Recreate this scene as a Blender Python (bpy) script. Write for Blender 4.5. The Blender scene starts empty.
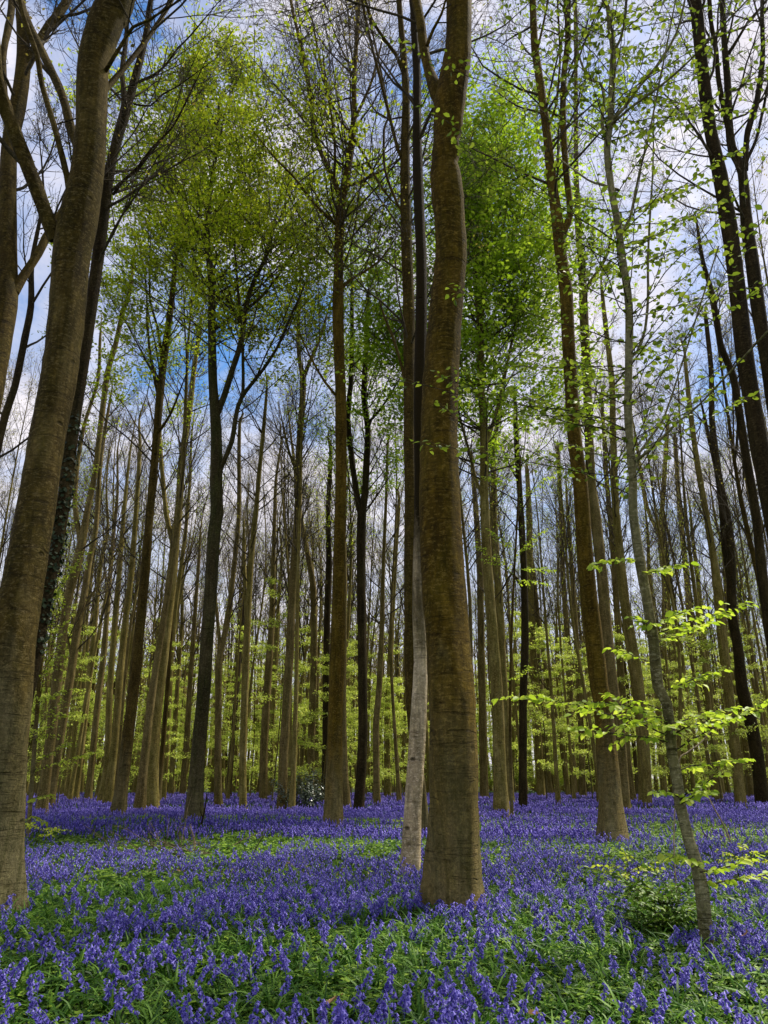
import bpy, math
import numpy as np

sc = bpy.context.scene
R = math.radians
rng = np.random.default_rng(11)

# ---------------------------------------------------------------- camera
CAMZ, PITCH, F = 1.6, R(19.46), 753.0
cam_data = bpy.data.cameras.new("camera")
cam = bpy.data.objects.new("camera", cam_data)
sc.collection.objects.link(cam)
cam_data.sensor_fit = 'VERTICAL'
cam_data.sensor_height = 36.0
cam_data.lens = 36.0 * F / 1024.0
cam_data.clip_start = 0.05
cam_data.clip_end = 5000
cam.location = (0, 0, CAMZ)
cam.rotation_euler = (R(90) + PITCH, 0, 0)
sc.camera = cam

# ---------------------------------------------------------------- sky, sun, exposure
SUN_EL, SUN_AZ = R(56), R(56)          # azimuth measured from the view direction (+Y) towards the right (+X)
world = bpy.data.worlds.new("World")
sc.world = world
world.use_nodes = True
nt = world.node_tree
nt.nodes.clear()
N = nt.nodes.new
out = N('ShaderNodeOutputWorld')
bg = N('ShaderNodeBackground')
bg.inputs['Strength'].default_value = 0.13
sky = N('ShaderNodeTexSky')
sky.sky_type = 'NISHITA'
sky.sun_disc = False
sky.sun_elevation = SUN_EL
sky.sun_rotation = SUN_AZ
sky.ozone_density = 2.5
sky.dust_density = 0.4
tc = N('ShaderNodeTexCoord')
mp = N('ShaderNodeMapping')
mp.inputs['Location'].default_value = (-0.7, 2.89, 4.84)
mp.inputs['Scale'].default_value = (2.3, 2.3, 3.4)
mp.inputs['Rotation'].default_value = (0, 0, R(10))
n1 = N('ShaderNodeTexNoise')
n1.inputs['Scale'].default_value = 1.5
n1.inputs['Detail'].default_value = 8
n1.inputs['Roughness'].default_value = 0.62
n1.inputs['Distortion'].default_value = 0.35
cr = N('ShaderNodeValToRGB')
cr.color_ramp.elements[0].position = 0.34
cr.color_ramp.elements[0].color = (0, 0, 0, 1)
cr.color_ramp.elements[1].position = 0.59
cr.color_ramp.elements[1].color = (1, 1, 1, 1)
n2 = N('ShaderNodeTexNoise')
n2.inputs['Scale'].default_value = 4.0
n2.inputs['Detail'].default_value = 6
cr2 = N('ShaderNodeValToRGB')
cr2.color_ramp.elements[0].position = 0.3
cr2.color_ramp.elements[0].color = (3.5, 3.4, 3.85, 1)
cr2.color_ramp.elements[1].position = 0.68
cr2.color_ramp.elements[1].color = (5.4, 5.1, 5.3, 1)
sat = N('ShaderNodeHueSaturation')
sat.inputs['Saturation'].default_value = 1.25
sat.inputs['Value'].default_value = 0.95
mx = N('ShaderNodeMix')
mx.data_type = 'RGBA'
L = nt.links.new
L(tc.outputs['Generated'], mp.inputs['Vector'])
L(mp.outputs[0], n1.inputs['Vector'])
L(mp.outputs[0], n2.inputs['Vector'])
L(n1.outputs['Fac'], cr.inputs[0])
L(n2.outputs['Fac'], cr2.inputs[0])
L(sky.outputs[0], sat.inputs['Color'])
# cloud banks close up towards the horizon
sep = N('ShaderNodeSeparateXYZ')
L(tc.outputs['Generated'], sep.inputs[0])
low = N('ShaderNodeMapRange')
low.inputs[1].default_value, low.inputs[2].default_value = 0.46, 0.24
low.inputs[3].default_value, low.inputs[4].default_value = 0.0, 0.75
L(sep.outputs[2], low.inputs[0])
mxm = N('ShaderNodeMath')
mxm.operation = 'MAXIMUM'
L(cr.outputs[0], mxm.inputs[0])
L(low.outputs[0], mxm.inputs[1])
L(mxm.outputs[0], mx.inputs[0])
L(sat.outputs[0], mx.inputs[6])
L(cr2.outputs[0], mx.inputs[7])
L(mx.outputs[2], bg.inputs['Color'])
L(bg.outputs[0], out.inputs['Surface'])

sun_data = bpy.data.lights.new("sun", 'SUN')
sun_data.energy = 5.0
sun_data.angle = R(5)
sun_data.color = (1.0, 0.93, 0.80)
sun = bpy.data.objects.new("sun", sun_data)
sc.collection.objects.link(sun)
sun.location = (30, 20, 60)
# light travels from the sun towards the scene: rotate -Z onto that direction
sun.rotation_euler = (R(90) - SUN_EL, 0, math.pi - SUN_AZ)

sc.view_settings.view_transform = 'Standard'
sc.view_settings.look = 'None'
sc.view_settings.gamma = 1.0
sc.view_settings.use_curve_mapping = False
sc.view_settings.exposure = 0.7
sc.render.engine = 'CYCLES'
sc.cycles.max_bounces = 6
sc.cycles.diffuse_bounces = 3
sc.cycles.transmission_bounces = 3
sc.cycles.transparent_max_bounces = 4
sc.cycles.caustics_reflective = False
sc.cycles.caustics_refractive = False

# ---------------------------------------------------------------- helpers
col = sc.collection
UP = np.array([0.0, 0.0, 1.0])


def nrm(v):
    return v / np.maximum(np.linalg.norm(v, axis=-1, keepdims=True), 1e-9)


def ray(x, y):
    u, v = (x - 384.0) / F, (512.0 - y) / F
    return np.array([u, math.cos(PITCH) - v * math.sin(PITCH), math.sin(PITCH) + v * math.cos(PITCH)])


def on_ground(x, y, z=0.2):
    """where a photo point meets the height z; the flowers hide the lowest 20 cm of every trunk"""
    d = ray(x, y)
    t = (z - CAMZ) / d[2]
    return np.array([0, 0, CAMZ]) + d * t


def at(x, y, Y):
    d = ray(x, y)
    t = Y / d[1]
    return np.array([0, 0, CAMZ]) + d * t, t


class MB:
    """collects vertices and faces of ONE mesh"""

    def __init__(self):
        self.v, self.q, self.t, self.qm, self.tm, self.n = [], [], [], [], [], 0

    def add(self, V, Q=None, T=None, m=0):
        V = np.asarray(V, float).reshape(-1, 3)
        if Q is not None and len(Q):
            self.q.append(np.asarray(Q).reshape(-1, 4) + self.n)
            self.qm.append(np.full(len(self.q[-1]), m))
        if T is not None and len(T):
            self.t.append(np.asarray(T).reshape(-1, 3) + self.n)
            self.tm.append(np.full(len(self.t[-1]), m))
        self.v.append(V)
        self.n += len(V)
        return self

    def mesh(self, name, mats, smooth=True):
        me = bpy.data.meshes.new(name)
        V = np.concatenate(self.v) if self.v else np.zeros((0, 3))
        Q = np.concatenate(self.q) if self.q else np.zeros((0, 4), int)
        T = np.concatenate(self.t) if self.t else np.zeros((0, 3), int)
        me.vertices.add(len(V))
        me.vertices.foreach_set("co", V.astype(np.float32).ravel())
        loops = np.concatenate([Q.ravel(), T.ravel()]).astype(np.int32)
        starts = np.concatenate([np.arange(len(Q)) * 4, len(Q) * 4 + np.arange(len(T)) * 3]).astype(np.int32)
        me.loops.add(len(loops))
        me.loops.foreach_set("vertex_index", loops)
        me.polygons.add(len(starts))
        me.polygons.foreach_set("loop_start", starts)
        me.polygons.foreach_set("use_smooth", np.full(len(starts), smooth))
        mm = np.concatenate((self.qm + self.tm) or [np.zeros(0, int)]).astype(np.int32)
        for m in (mats if isinstance(mats, (list, tuple)) else [mats]):
            me.materials.append(m)
        me.polygons.foreach_set("material_index", mm)
        me.update(calc_edges=True)
        return me

    def obj(self, name, mats, parent=None, smooth=True):
        o = bpy.data.objects.new(name, self.mesh(name, mats, smooth))
        col.objects.link(o)
        if parent is not None:
            o.parent = parent
        return o


def empty(name, loc, label=None, cat=None, group=None):
    o = bpy.data.objects.new(name, None)
    o.empty_display_size = 0.2
    col.objects.link(o)
    o.location = [float(c) for c in loc]
    tag(o, label, cat, group)
    return o


def tag(o, label=None, cat=None, group=None, kind=None):
    for k, v in (("label", label), ("category", cat), ("group", group), ("kind", kind)):
        if v:
            o[k] = v
    return o


def tubes(P, rad, sides, flare=None):
    """P (n,k,3) centre lines, rad (n,k): returns verts and quads of n tapered tubes"""
    P = np.asarray(P, float)
    n, k, _ = P.shape
    T = np.empty_like(P)
    T[:, 1:-1] = P[:, 2:] - P[:, :-2]
    T[:, 0] = P[:, 1] - P[:, 0]
    T[:, -1] = P[:, -1] - P[:, -2]
    T = nrm(T)
    mean = nrm(P[:, -1] - P[:, 0])
    ref = np.where(np.abs(mean[:, :1]) < 0.75, np.array([[1.0, 0, 0]]), np.array([[0, 1.0, 0]]))
    A = nrm(ref[:, None, :] - T * np.sum(T * ref[:, None, :], -1, keepdims=True))
    B = np.cross(T, A)
    th = np.arange(sides) / sides * 2 * math.pi
    rr = rad[:, :, None]
    if flare is not None:
        rr = rr * flare
    ring = A[:, :, None, :] * np.cos(th)[None, None, :, None] + B[:, :, None, :] * np.sin(th)[None, None, :, None]
    V = P[:, :, None, :] + ring * (rr[..., None] if rr.ndim == 3 else rr)
    idx = np.arange(n * k * sides).reshape(n, k, sides)
    a = idx[:, :-1, :]
    b = np.roll(a, -1, axis=2)
    c = np.roll(idx[:, 1:, :], -1, axis=2)
    d = idx[:, 1:, :]
    return V.reshape(-1, 3), np.stack([a, b, c, d], -1).reshape(-1, 4)


def catmull(P, step):
    """smooth curve through rows of P (any number of columns; the first three are xyz), about one sample per step metres"""
    P = np.asarray(P, float)
    Q = np.vstack([2 * P[0] - P[1], P, 2 * P[-1] - P[-2]])
    outp = []
    for i in range(1, len(Q) - 2):
        p0, p1, p2, p3 = Q[i - 1], Q[i], Q[i + 1], Q[i + 2]
        m = max(1, int(math.ceil(np.linalg.norm(p2[:3] - p1[:3]) / step)))
        for j in range(m):
            t = j / m
            c = 0.5 * ((2 * p1) + (-p0 + p2) * t + (2 * p0 - 5 * p1 + 4 * p2 - p3) * t * t + (-p0 + 3 * p1 - 3 * p2 + p3) * t ** 3)
            lin = p1 + (p2 - p1) * t
            c[3:] = lin[3:]
            c[:3] = 0.75 * c[:3] + 0.25 * lin[:3]
            outp.append(c)
    outp.append(P[-1])
    return np.array(outp)


def grow(p0, d0, Ln, r0, r1, nseg, up, wob, g):
    n = len(p0)
    P = np.zeros((n, nseg + 1, 3))
    P[:, 0] = p0
    d = nrm(d0)
    for k in range(nseg):
        d = nrm(d + up * UP + wob * g.normal(size=(n, 3)))
        P[:, k + 1] = P[:, k] + d * (Ln / nseg)[:, None]
    t = np.linspace(0, 1, nseg + 1)[None]
    rad = r0[:, None] * (1 - t) + np.minimum(r1, r0)[:, None] * t
    return P, rad


def sample(P, rad, idx, t):
    k = P.shape[1] - 1
    s = np.clip(t, 0, 0.999) * k
    i = s.astype(int)
    f = (s - i)[:, None]
    a, b = P[idx, i], P[idx, i + 1]
    return a * (1 - f) + b * f, nrm(b - a), rad[idx, i] * (1 - f[:, 0]) + rad[idx, i + 1] * f[:, 0]


def kids(P, rad, per, t0, t1, ang, lfrac, rfrac, rmin, nseg, up, wob, g, lmin=0.0):
    n = len(P)
    idx = np.repeat(np.arange(n), per)
    t = g.uniform(t0, t1, len(idx))
    p, d, r = sample(P, rad, idx, t)
    pl = np.linalg.norm(P[idx, -1] - P[idx, 0], axis=1)
    perp = nrm(np.cross(d, nrm(g.normal(size=d.shape))))
    a = g.uniform(ang[0], ang[1], len(idx))[:, None]
    dd = d * np.cos(a) + perp * np.sin(a)
    Ln = np.maximum(lmin, pl * g.uniform(lfrac[0], lfrac[1], len(idx)) * (1.1 - 0.55 * t))
    return grow(p, dd, Ln, np.maximum(r * rfrac, rmin), np.full(len(idx), rmin), nseg, up, wob, g)


def leaf_quads(P, nor, size, g, aspect=0.6):
    """one kite-shaped leaf per point"""
    n = len(P)
    nor = nrm(nor)
    a = nrm(np.cross(nor, nrm(g.normal(size=(n, 3)))))
    b = np.cross(nor, a)
    s = np.broadcast_to(np.asarray(size), (n,))[:, None]
    v = np.stack([P, P + a * s * 0.45 + b * s * aspect * 0.5 + nor * s * 0.06, P + a * s, P + a * s * 0.45 - b * s * aspect * 0.5 + nor * s * 0.06], 1)
    return v.reshape(-1, 3), np.arange(n * 4).reshape(n, 4)


def leaf_blades(P, axis, nor, size, aspect=0.62, fold=0.16):
    """broad folded leaves: two quads and a pointed tip each; axis is the direction of the midrib"""
    n = len(P)
    a = nrm(axis)
    b = nrm(np.cross(nrm(nor), a))
    c = np.cross(a, b)
    s = np.broadcast_to(np.asarray(size), (n,))[:, None]
    w = s * aspect * 0.5
    f = s * fold
    droop = -c * s * 0.10
    v = np.stack([P,
                  P + a * s * 0.28 + b * w * 0.86 + c * f * 0.7, P + a * s * 0.66 + b * w * 0.82 + c * f * 0.6 + droop * 0.4,
                  P + a * s + droop,
                  P + a * s * 0.66 - b * w * 0.82 + c * f * 0.6 + droop * 0.4, P + a * s * 0.28 - b * w * 0.86 + c * f * 0.7,
                  P + a * s * 0.28, P + a * s * 0.66 + droop * 0.4], 1)
    base = (np.arange(n) * 8)[:, None]
    q = np.concatenate([base + np.array([[6, 7, 2, 1]]), base + np.array([[6, 5, 4, 7]])])
    t = np.concatenate([base + np.array([[0, 6, 1]]), base + np.array([[0, 5, 6]]), base + np.array([[7, 3, 2]]), base + np.array([[7, 4, 3]])])
    return v.reshape(-1, 3), q, t


class Noise2:
    def __init__(self, seed, n=256):
        self.g = np.random.default_rng(seed).random((n, n))
        self.n = n

    def __call__(self, x, y):
        x, y = np.asarray(x, float), np.asarray(y, float)
        i, j = np.floor(x).astype(int), np.floor(y).astype(int)
        fx, fy = x - i, y - j
        fx, fy = fx * fx * (3 - 2 * fx), fy * fy * (3 - 2 * fy)
        n, g = self.n, self.g
        a, b = g[i % n, j % n], g[(i + 1) % n, j % n]
        c, d = g[i % n, (j + 1) % n], g[(i + 1) % n, (j + 1) % n]
        return (a * (1 - fx) + b * fx) * (1 - fy) + (c * (1 - fx) + d * fx) * fy


def scatter(mb, tpl, pos, rotz, scale, m=None, tilt=None):
    """copies of a template (list of (V, Q, T, material)) merged into one mesh"""
    n = len(pos)
    if not n:
        return
    cz, sz = np.cos(rotz), np.sin(rotz)
    sc3 = np.broadcast_to(np.asarray(scale, float).reshape(n, -1), (n, 3))
    for V, Q, T, mi in tpl:
        X = V[None] * sc3[:, None, :]
        if tilt is not None:
            X = X + X[:, :, 2:3] * np.concatenate([tilt, np.zeros((n, 1))], 1)[:, None, :]
        W = np.stack([X[..., 0] * cz[:, None] - X[..., 1] * sz[:, None], X[..., 0] * sz[:, None] + X[..., 1] * cz[:, None], X[..., 2]], -1) + pos[:, None, :]
        off = (np.arange(n) * len(V))[:, None, None]
        mb.add(W, (Q[None] + off).reshape(-1, 4) if len(Q) else None, (T[None] + off).reshape(-1, 3) if len(T) else None, mi)


NOQ, NOT = np.zeros((0, 4), int), np.zeros((0, 3), int)


# ---------------------------------------------------------------- materials
def mat(name):
    m = bpy.data.materials.new(name)
    m.use_nodes = True
    t = m.node_tree
    b = t.nodes['Principled BSDF']
    return m, t, b


def ramp(t, fac, stops):
    r = t.nodes.new('ShaderNodeValToRGB')
    e = r.color_ramp.elements
    e[0].position, e[0].color = stops[0][0], (*stops[0][1], 1)
    e[1].position, e[1].color = stops[-1][0], (*stops[-1][1], 1)
    for p, c in stops[1:-1]:
        x = e.new(p)
        x.color = (*c, 1)
    t.links.new(fac, r.inputs[0])
    return r.outputs[0]


def texnoise(t, vec, scale, detail=4, rough=0.55, dist=0.0):
    n = t.nodes.new('ShaderNodeTexNoise')
    n.inputs['Scale'].default_value = scale
    n.inputs['Detail'].default_value = detail
    n.inputs['Roughness'].default_value = rough
    n.inputs['Distortion'].default_value = dist
    t.links.new(vec, n.inputs['Vector'])
    return n.outputs['Fac']


def mapping(t, vec, scale, loc=(0, 0, 0)):
    n = t.nodes.new('ShaderNodeMapping')
    n.inputs['Scale'].default_value = scale
    n.inputs['Location'].default_value = loc
    t.links.new(vec, n.inputs['Vector'])
    return n.outputs[0]


def mix(t, mode, fac, a, b):
    n = t.nodes.new('ShaderNodeMix')
    n.data_type = 'RGBA'
    n.blend_type = mode
    for s, v in ((0, fac), (6, a), (7, b)):
        if hasattr(v, 'is_linked'):
            t.links.new(v, n.inputs[s])
        elif s == 0:
            n.inputs[0].default_value = v
        else:
            n.inputs[s].default_value = (*v, 1)
    return n.outputs[2]


def mathn(t, op, a, b=None):
    n = t.nodes.new('ShaderNodeMath')
    n.operation = op
    for i, v in enumerate((a, b)):
        if v is None:
            continue
        if hasattr(v, 'is_linked'):
            t.links.new(v, n.inputs[i])
        else:
            n.inputs[i].default_value = v
    return n.outputs[0]


def bark(name, dark, mid, light, moss, bands=0.5, pocks=0.0, mossy=0.4, fine=1.0, above=None, lichen_light=0.0):
    m, t, b = mat(name)
    tc = t.nodes.new('ShaderNodeTexCoord')
    oi = t.nodes.new('ShaderNodeObjectInfo')
    add = t.nodes.new('ShaderNodeVectorMath')
    add.operation = 'ADD'
    sclv = t.nodes.new('ShaderNodeVectorMath')
    sclv.operation = 'SCALE'
    comb = t.nodes.new('ShaderNodeCombineXYZ')
    for i in range(3):
        t.links.new(oi.outputs['Random'], comb.inputs[i])
    t.links.new(comb.outputs[0], sclv.inputs[0])
    sclv.inputs['Scale'].default_value = 37.0
    t.links.new(tc.outputs['Object'], add.inputs[0])
    t.links.new(sclv.outputs[0], add.inputs[1])
    vec = add.outputs[0]
    big = texnoise(t, mapping(t, vec, (1.6, 1.6, 0.55)), 1.4, 5, 0.6)
    c = ramp(t, big, [(0.3, dark), (0.5, mid), (0.72, light)])
    mo = texnoise(t, mapping(t, vec, (2.2, 2.2, 0.5)), 1.2, 5, 0.65)
    mof = ramp(t, mo, [(0.44, (0, 0, 0)), (0.66, (1, 1, 1))])
    c = mix(t, 'MIX', mathn(t, 'MULTIPLY', mof, mossy), c, moss)
    # crisp pale and dark blotches a hand's breadth wide
    blo = texnoise(t, mapping(t, vec, (3.2, 3.2, 4.2), (11, 5, 2)), 2.0, 6, 0.72, 0.6)
    c = mix(t, 'MULTIPLY', 1.0, c, ramp(t, blo, [(0.36, (0.62, 0.60, 0.55)), (0.46, (1, 1, 1)), (0.55, (1, 1, 1)), (0.62, (1.45, 1.45, 1.4))]))
    # thin horizontal creases, broken up along the girth
    cre = texnoise(t, mapping(t, vec, (1.5 * fine, 1.5 * fine, 17.0 * fine)), 1.0, 4, 0.65, 0.7)
    line0 = ramp(t, cre, [(0.33, (1, 1, 1)), (0.40, (0, 0, 0))])
    cre2 = texnoise(t, mapping(t, vec, (2.2 * fine, 2.2 * fine, 42.0 * fine), (3, 7, 1)), 1.0, 4, 0.65, 0.8)
    line1 = ramp(t, cre2, [(0.35, (0.4, 0.4, 0.4)), (0.42, (0, 0, 0))])
    line = mathn(t, 'MAXIMUM', line0, line1)
    brk = texnoise(t, mapping(t, vec, (2.2, 2.2, 3)), 1.2, 4)
    brf = ramp(t, brk, [(0.36, (0, 0, 0)), (0.6, (1, 1, 1))])
    crease = mathn(t, 'MULTIPLY', mathn(t, 'MULTIPLY', line, brf), bands)
    c = mix(t, 'MULTIPLY', crease, c, (0.35, 0.32, 0.28))
    lich = texnoise(t, mapping(t, vec, (6, 6, 11)), 2.5, 5, 0.75)
    lf = ramp(t, lich, [(0.53, (0, 0, 0)), (0.60, (1, 1, 1))])
    c = mix(t, 'MIX', mathn(t, 'MULTIPLY', lf, 0.5), c, tuple(min(1.0, x * 1.5 + 0.02) for x in light))
    fg = texnoise(t, mapping(t, vec, (26, 26, 18)), 2.0, 4, 0.7)
    c = mix(t, 'MULTIPLY', 0.6, c, ramp(t, fg, [(0.25, (0.55, 0.55, 0.55)), (0.75, (1.25, 1.25, 1.25))]))
    hgt = mathn(t, 'SUBTRACT', mathn(t, 'MULTIPLY', fg, 0.35), mathn(t, 'MULTIPLY', crease, 0.9))
    if pocks:
        vo = t.nodes.new('ShaderNodeTexVoronoi')
        vo.inputs['Scale'].default_value = 2.6
        t.links.new(mapping(t, vec, (1, 1, 1.5)), vo.inputs['Vector'])
        pk = ramp(t, vo.outputs['Distance'], [(0.08, (1, 1, 1)), (0.17, (0, 0, 0))])
        pf = mathn(t, 'MULTIPLY', mathn(t, 'MULTIPLY', pk, brf), pocks)
        c = mix(t, 'MIX', pf, c, tuple(x * 0.25 for x in dark))
        hgt = mathn(t, 'SUBTRACT', hgt, mathn(t, 'MULTIPLY', pf, 0.8))
    stv = texnoise(t, mapping(t, vec, (9, 9, 0.9)), 1.5, 4, 0.65)
    c = mix(t, 'MULTIPLY', 1.0, c, ramp(t, stv, [(0.3, (0.60, 0.62, 0.55)), (0.7, (1.35, 1.32, 1.25))]))
    sx = t.nodes.new('ShaderNodeSeparateXYZ')
    t.links.new(tc.outputs['Object'], sx.inputs[0])
    if lichen_light:
        # lichened foot, brighter base light painted into the colour; patchy, strongest near the root
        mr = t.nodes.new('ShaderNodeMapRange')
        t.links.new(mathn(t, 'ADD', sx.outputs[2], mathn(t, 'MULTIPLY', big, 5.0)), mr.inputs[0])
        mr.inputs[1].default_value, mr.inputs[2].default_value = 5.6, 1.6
        lit_crust = mix(t, 'MULTIPLY', 1.0, (0.27, 0.232, 0.12), ramp(t, fg, [(0.25, (0.5, 0.5, 0.5)), (0.75, (1.4, 1.4, 1.4))]))
        lit_crust = mix(t, 'MULTIPLY', 1.0, lit_crust, ramp(t, stv, [(0.3, (0.55, 0.60, 0.45)), (0.7, (1.25, 1.22, 1.2))]))
        lit_crust = mix(t, 'MULTIPLY', 1.0, lit_crust, ramp(t, blo, [(0.36, (0.60, 0.60, 0.52)), (0.46, (1, 1, 1)), (0.55, (1, 1, 1)), (0.62, (1.35, 1.35, 1.3))]))
        lit_crust = mix(t, 'MULTIPLY', crease, lit_crust, (0.3, 0.27, 0.22))
        c = mix(t, 'MIX', mathn(t, 'MULTIPLY', mr.outputs[0], lichen_light), c, lit_crust)
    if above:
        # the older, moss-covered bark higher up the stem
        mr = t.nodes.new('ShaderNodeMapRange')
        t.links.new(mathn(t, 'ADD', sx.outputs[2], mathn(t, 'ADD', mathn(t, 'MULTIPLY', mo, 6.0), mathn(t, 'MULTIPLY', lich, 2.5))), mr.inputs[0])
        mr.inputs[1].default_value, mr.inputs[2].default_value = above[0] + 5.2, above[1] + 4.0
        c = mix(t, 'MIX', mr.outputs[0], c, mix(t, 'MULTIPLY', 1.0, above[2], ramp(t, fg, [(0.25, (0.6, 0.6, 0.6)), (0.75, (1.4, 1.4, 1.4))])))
    t.links.new(c, b.inputs['Base Color'])
    b.inputs['Roughness'].default_value = 0.85
    b.inputs['Specular IOR Level'].default_value = 0.08
    bu = t.nodes.new('ShaderNodeBump')
    bu.inputs['Strength'].default_value = 1.0
    bu.inputs['Distance'].default_value = 0.045
    t.links.new(hgt, bu.inputs['Height'])
    t.links.new(bu.outputs[0], b.inputs['Normal'])
    return m


def leafy(name, stops, trans=0.5, transcol=None, rough=0.5, spec=0.3):
    """thin leaf: each leaf its own tint; light passes through"""
    m, t, b = mat(name)
    ge = t.nodes.new('ShaderNodeNewGeometry')
    c = ramp(t, ge.outputs['Random Per Island'], stops)
    t.links.new(c, b.inputs['Base Color'])
    b.inputs['Roughness'].default_value = rough
    b.inputs['Specular IOR Level'].default_value = spec
    tr = t.nodes.new('ShaderNodeBsdfTranslucent')
    if transcol:
        t.links.new(mix(t, 'MULTIPLY', 1.0, c, transcol), tr.inputs['Color'])
    else:
        t.links.new(c, tr.inputs['Color'])
    ms = t.nodes.new('ShaderNodeMixShader')
    ms.inputs[0].default_value = trans
    t.links.new(b.outputs[0], ms.inputs[1])
    t.links.new(tr.outputs[0], ms.inputs[2])
    t.links.new(ms.outputs[0], t.nodes['Material Output'].inputs['Surface'])
    return m


M = {}
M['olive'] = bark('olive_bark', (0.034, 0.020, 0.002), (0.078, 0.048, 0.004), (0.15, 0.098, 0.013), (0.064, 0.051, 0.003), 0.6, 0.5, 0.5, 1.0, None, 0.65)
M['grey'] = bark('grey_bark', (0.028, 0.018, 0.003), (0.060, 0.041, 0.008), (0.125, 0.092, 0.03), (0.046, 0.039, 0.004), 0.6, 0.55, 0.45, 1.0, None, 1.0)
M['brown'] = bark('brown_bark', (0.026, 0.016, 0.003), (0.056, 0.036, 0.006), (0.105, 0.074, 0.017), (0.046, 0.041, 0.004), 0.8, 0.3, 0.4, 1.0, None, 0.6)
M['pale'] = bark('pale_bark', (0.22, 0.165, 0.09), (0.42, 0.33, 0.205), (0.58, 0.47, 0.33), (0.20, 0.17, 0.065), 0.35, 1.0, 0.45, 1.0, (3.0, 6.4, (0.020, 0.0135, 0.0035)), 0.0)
M['sapling'] = bark('sapling_bark', (0.10, 0.085, 0.038), (0.17, 0.15, 0.075), (0.27, 0.245, 0.15), (0.12, 0.12, 0.03), 0.6, 0.4, 0.5)
M['dark'] = bark('dark_bark', (0.014, 0.009, 0.003), (0.026, 0.017, 0.006), (0.056, 0.040, 0.014), (0.027, 0.025, 0.005), 0.5)
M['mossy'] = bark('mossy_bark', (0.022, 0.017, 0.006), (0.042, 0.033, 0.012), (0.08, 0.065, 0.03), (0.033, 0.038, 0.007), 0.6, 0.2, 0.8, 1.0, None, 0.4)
M['far_olive_lit'] = bark('far_olive_lit_bark', (0.095, 0.070, 0.016), (0.165, 0.128, 0.036), (0.27, 0.22, 0.085), (0.14, 0.135, 0.018), 0.6)  # lighter copy of the olive bark, fill light of the deep wood painted in
M['far_brown_lit'] = bark('far_brown_lit_bark', (0.08, 0.056, 0.017), (0.135, 0.100, 0.036), (0.22, 0.17, 0.075), (0.115, 0.105, 0.018), 0.6)  # brown bark lightened the same way, fill light put into its colour
M['twig'] = bark('twig_bark', (0.030, 0.022, 0.014), (0.052, 0.040, 0.026), (0.085, 0.068, 0.045), (0.045, 0.042, 0.016), 0.2)

M['leaf_yellow'] = leafy('spring_leaf', [(0.0, (0.30, 0.39, 0.02)), (0.5, (0.44, 0.53, 0.04)), (1.0, (0.58, 0.63, 0.08))], 0.55)
M['leaf_far'] = leafy('young_tree_leaf', [(0.0, (0.32, 0.42, 0.035)), (0.5, (0.47, 0.57, 0.07)), (1.0, (0.65, 0.70, 0.15))], 0.55)
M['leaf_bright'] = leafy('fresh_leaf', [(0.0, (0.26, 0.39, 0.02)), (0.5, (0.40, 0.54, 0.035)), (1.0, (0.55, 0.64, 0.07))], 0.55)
M['leaf_high_shaded'] = leafy('high_fresh_leaf_shaded', [(0.0, (0.075, 0.12, 0.008)), (0.5, (0.14, 0.20, 0.014)), (1.0, (0.26, 0.33, 0.03))], 0.5)  # fresh leaf with its backlit shade against the sky put into the colour
M['leaf_crown'] = leafy('crown_leaf', [(0.0, (0.19, 0.28, 0.008)), (0.5, (0.31, 0.40, 0.014)), (1.0, (0.47, 0.52, 0.03))], 0.6)
M['leaf_green'] = leafy('green_crown_leaf', [(0.0, (0.15, 0.26, 0.012)), (0.5, (0.24, 0.37, 0.02)), (1.0, (0.36, 0.48, 0.04))], 0.55)
M['leaf_fresh'] = leafy('fresh_crown_leaf', [(0.0, (0.19, 0.32, 0.010)), (0.5, (0.30, 0.45, 0.02)), (1.0, (0.45, 0.58, 0.045))], 0.6)
M['leaf_bush'] = leafy('bush_leaf', [(0.0, (0.045, 0.11, 0.008)), (0.6, (0.10, 0.19, 0.014)), (1.0, (0.24, 0.35, 0.025))], 0.42)
M['leaf_bud'] = leafy('bud_leaf', [(0.0, (0.16, 0.115, 0.03)), (0.5, (0.23, 0.20, 0.03)), (1.0, (0.32, 0.33, 0.045))], 0.5)
M['holly'] = leafy('holly_leaf', [(0.0, (0.03, 0.05, 0.025)), (0.6, (0.06, 0.085, 0.045)), (1.0, (0.13, 0.16, 0.10))], 0.1, None, 0.3, 0.6)
M['ivy'] = leafy('ivy_leaf', [(0.0, (0.012, 0.022, 0.008)), (0.7, (0.025, 0.042, 0.014)), (1.0, (0.05, 0.07, 0.025))], 0.1, None, 0.6, 0.15)
M['strap'] = leafy('strap_leaf', [(0.0, (0.014, 0.050, 0.006)), (0.55, (0.046, 0.125, 0.011)), (1.0, (0.18, 0.33, 0.045))], 0.36, None, 0.5, 0.15)
M['fern'] = leafy('lobed_leaf', [(0.0, (0.016, 0.05, 0.005)), (0.5, (0.07, 0.16, 0.013)), (1.0, (0.27, 0.41, 0.04))], 0.4, None, 0.5, 0.3)
M['bell'] = leafy('bluebell_petal', [(0.0, (0.052, 0.038, 0.275)), (0.5, (0.116, 0.088, 0.47)), (1.0, (0.36, 0.31, 0.82))], 0.36, None, 0.5, 0.3)
M['bell_far'] = leafy('bluebell_petal_massed', [(0.0, (0.076, 0.057, 0.32)), (0.5, (0.145, 0.112, 0.51)), (1.0, (0.36, 0.30, 0.80))], 0.36, None, 0.6, 0.2)
M['stalk'] = leafy('flower_stalk', [(0.0, (0.05, 0.08, 0.03)), (1.0, (0.10, 0.13, 0.06))], 0.15)
M['dry'] = leafy('dry_leaf', [(0.0, (0.28, 0.15, 0.06)), (1.0, (0.42, 0.25, 0.11))], 0.2)
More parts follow.
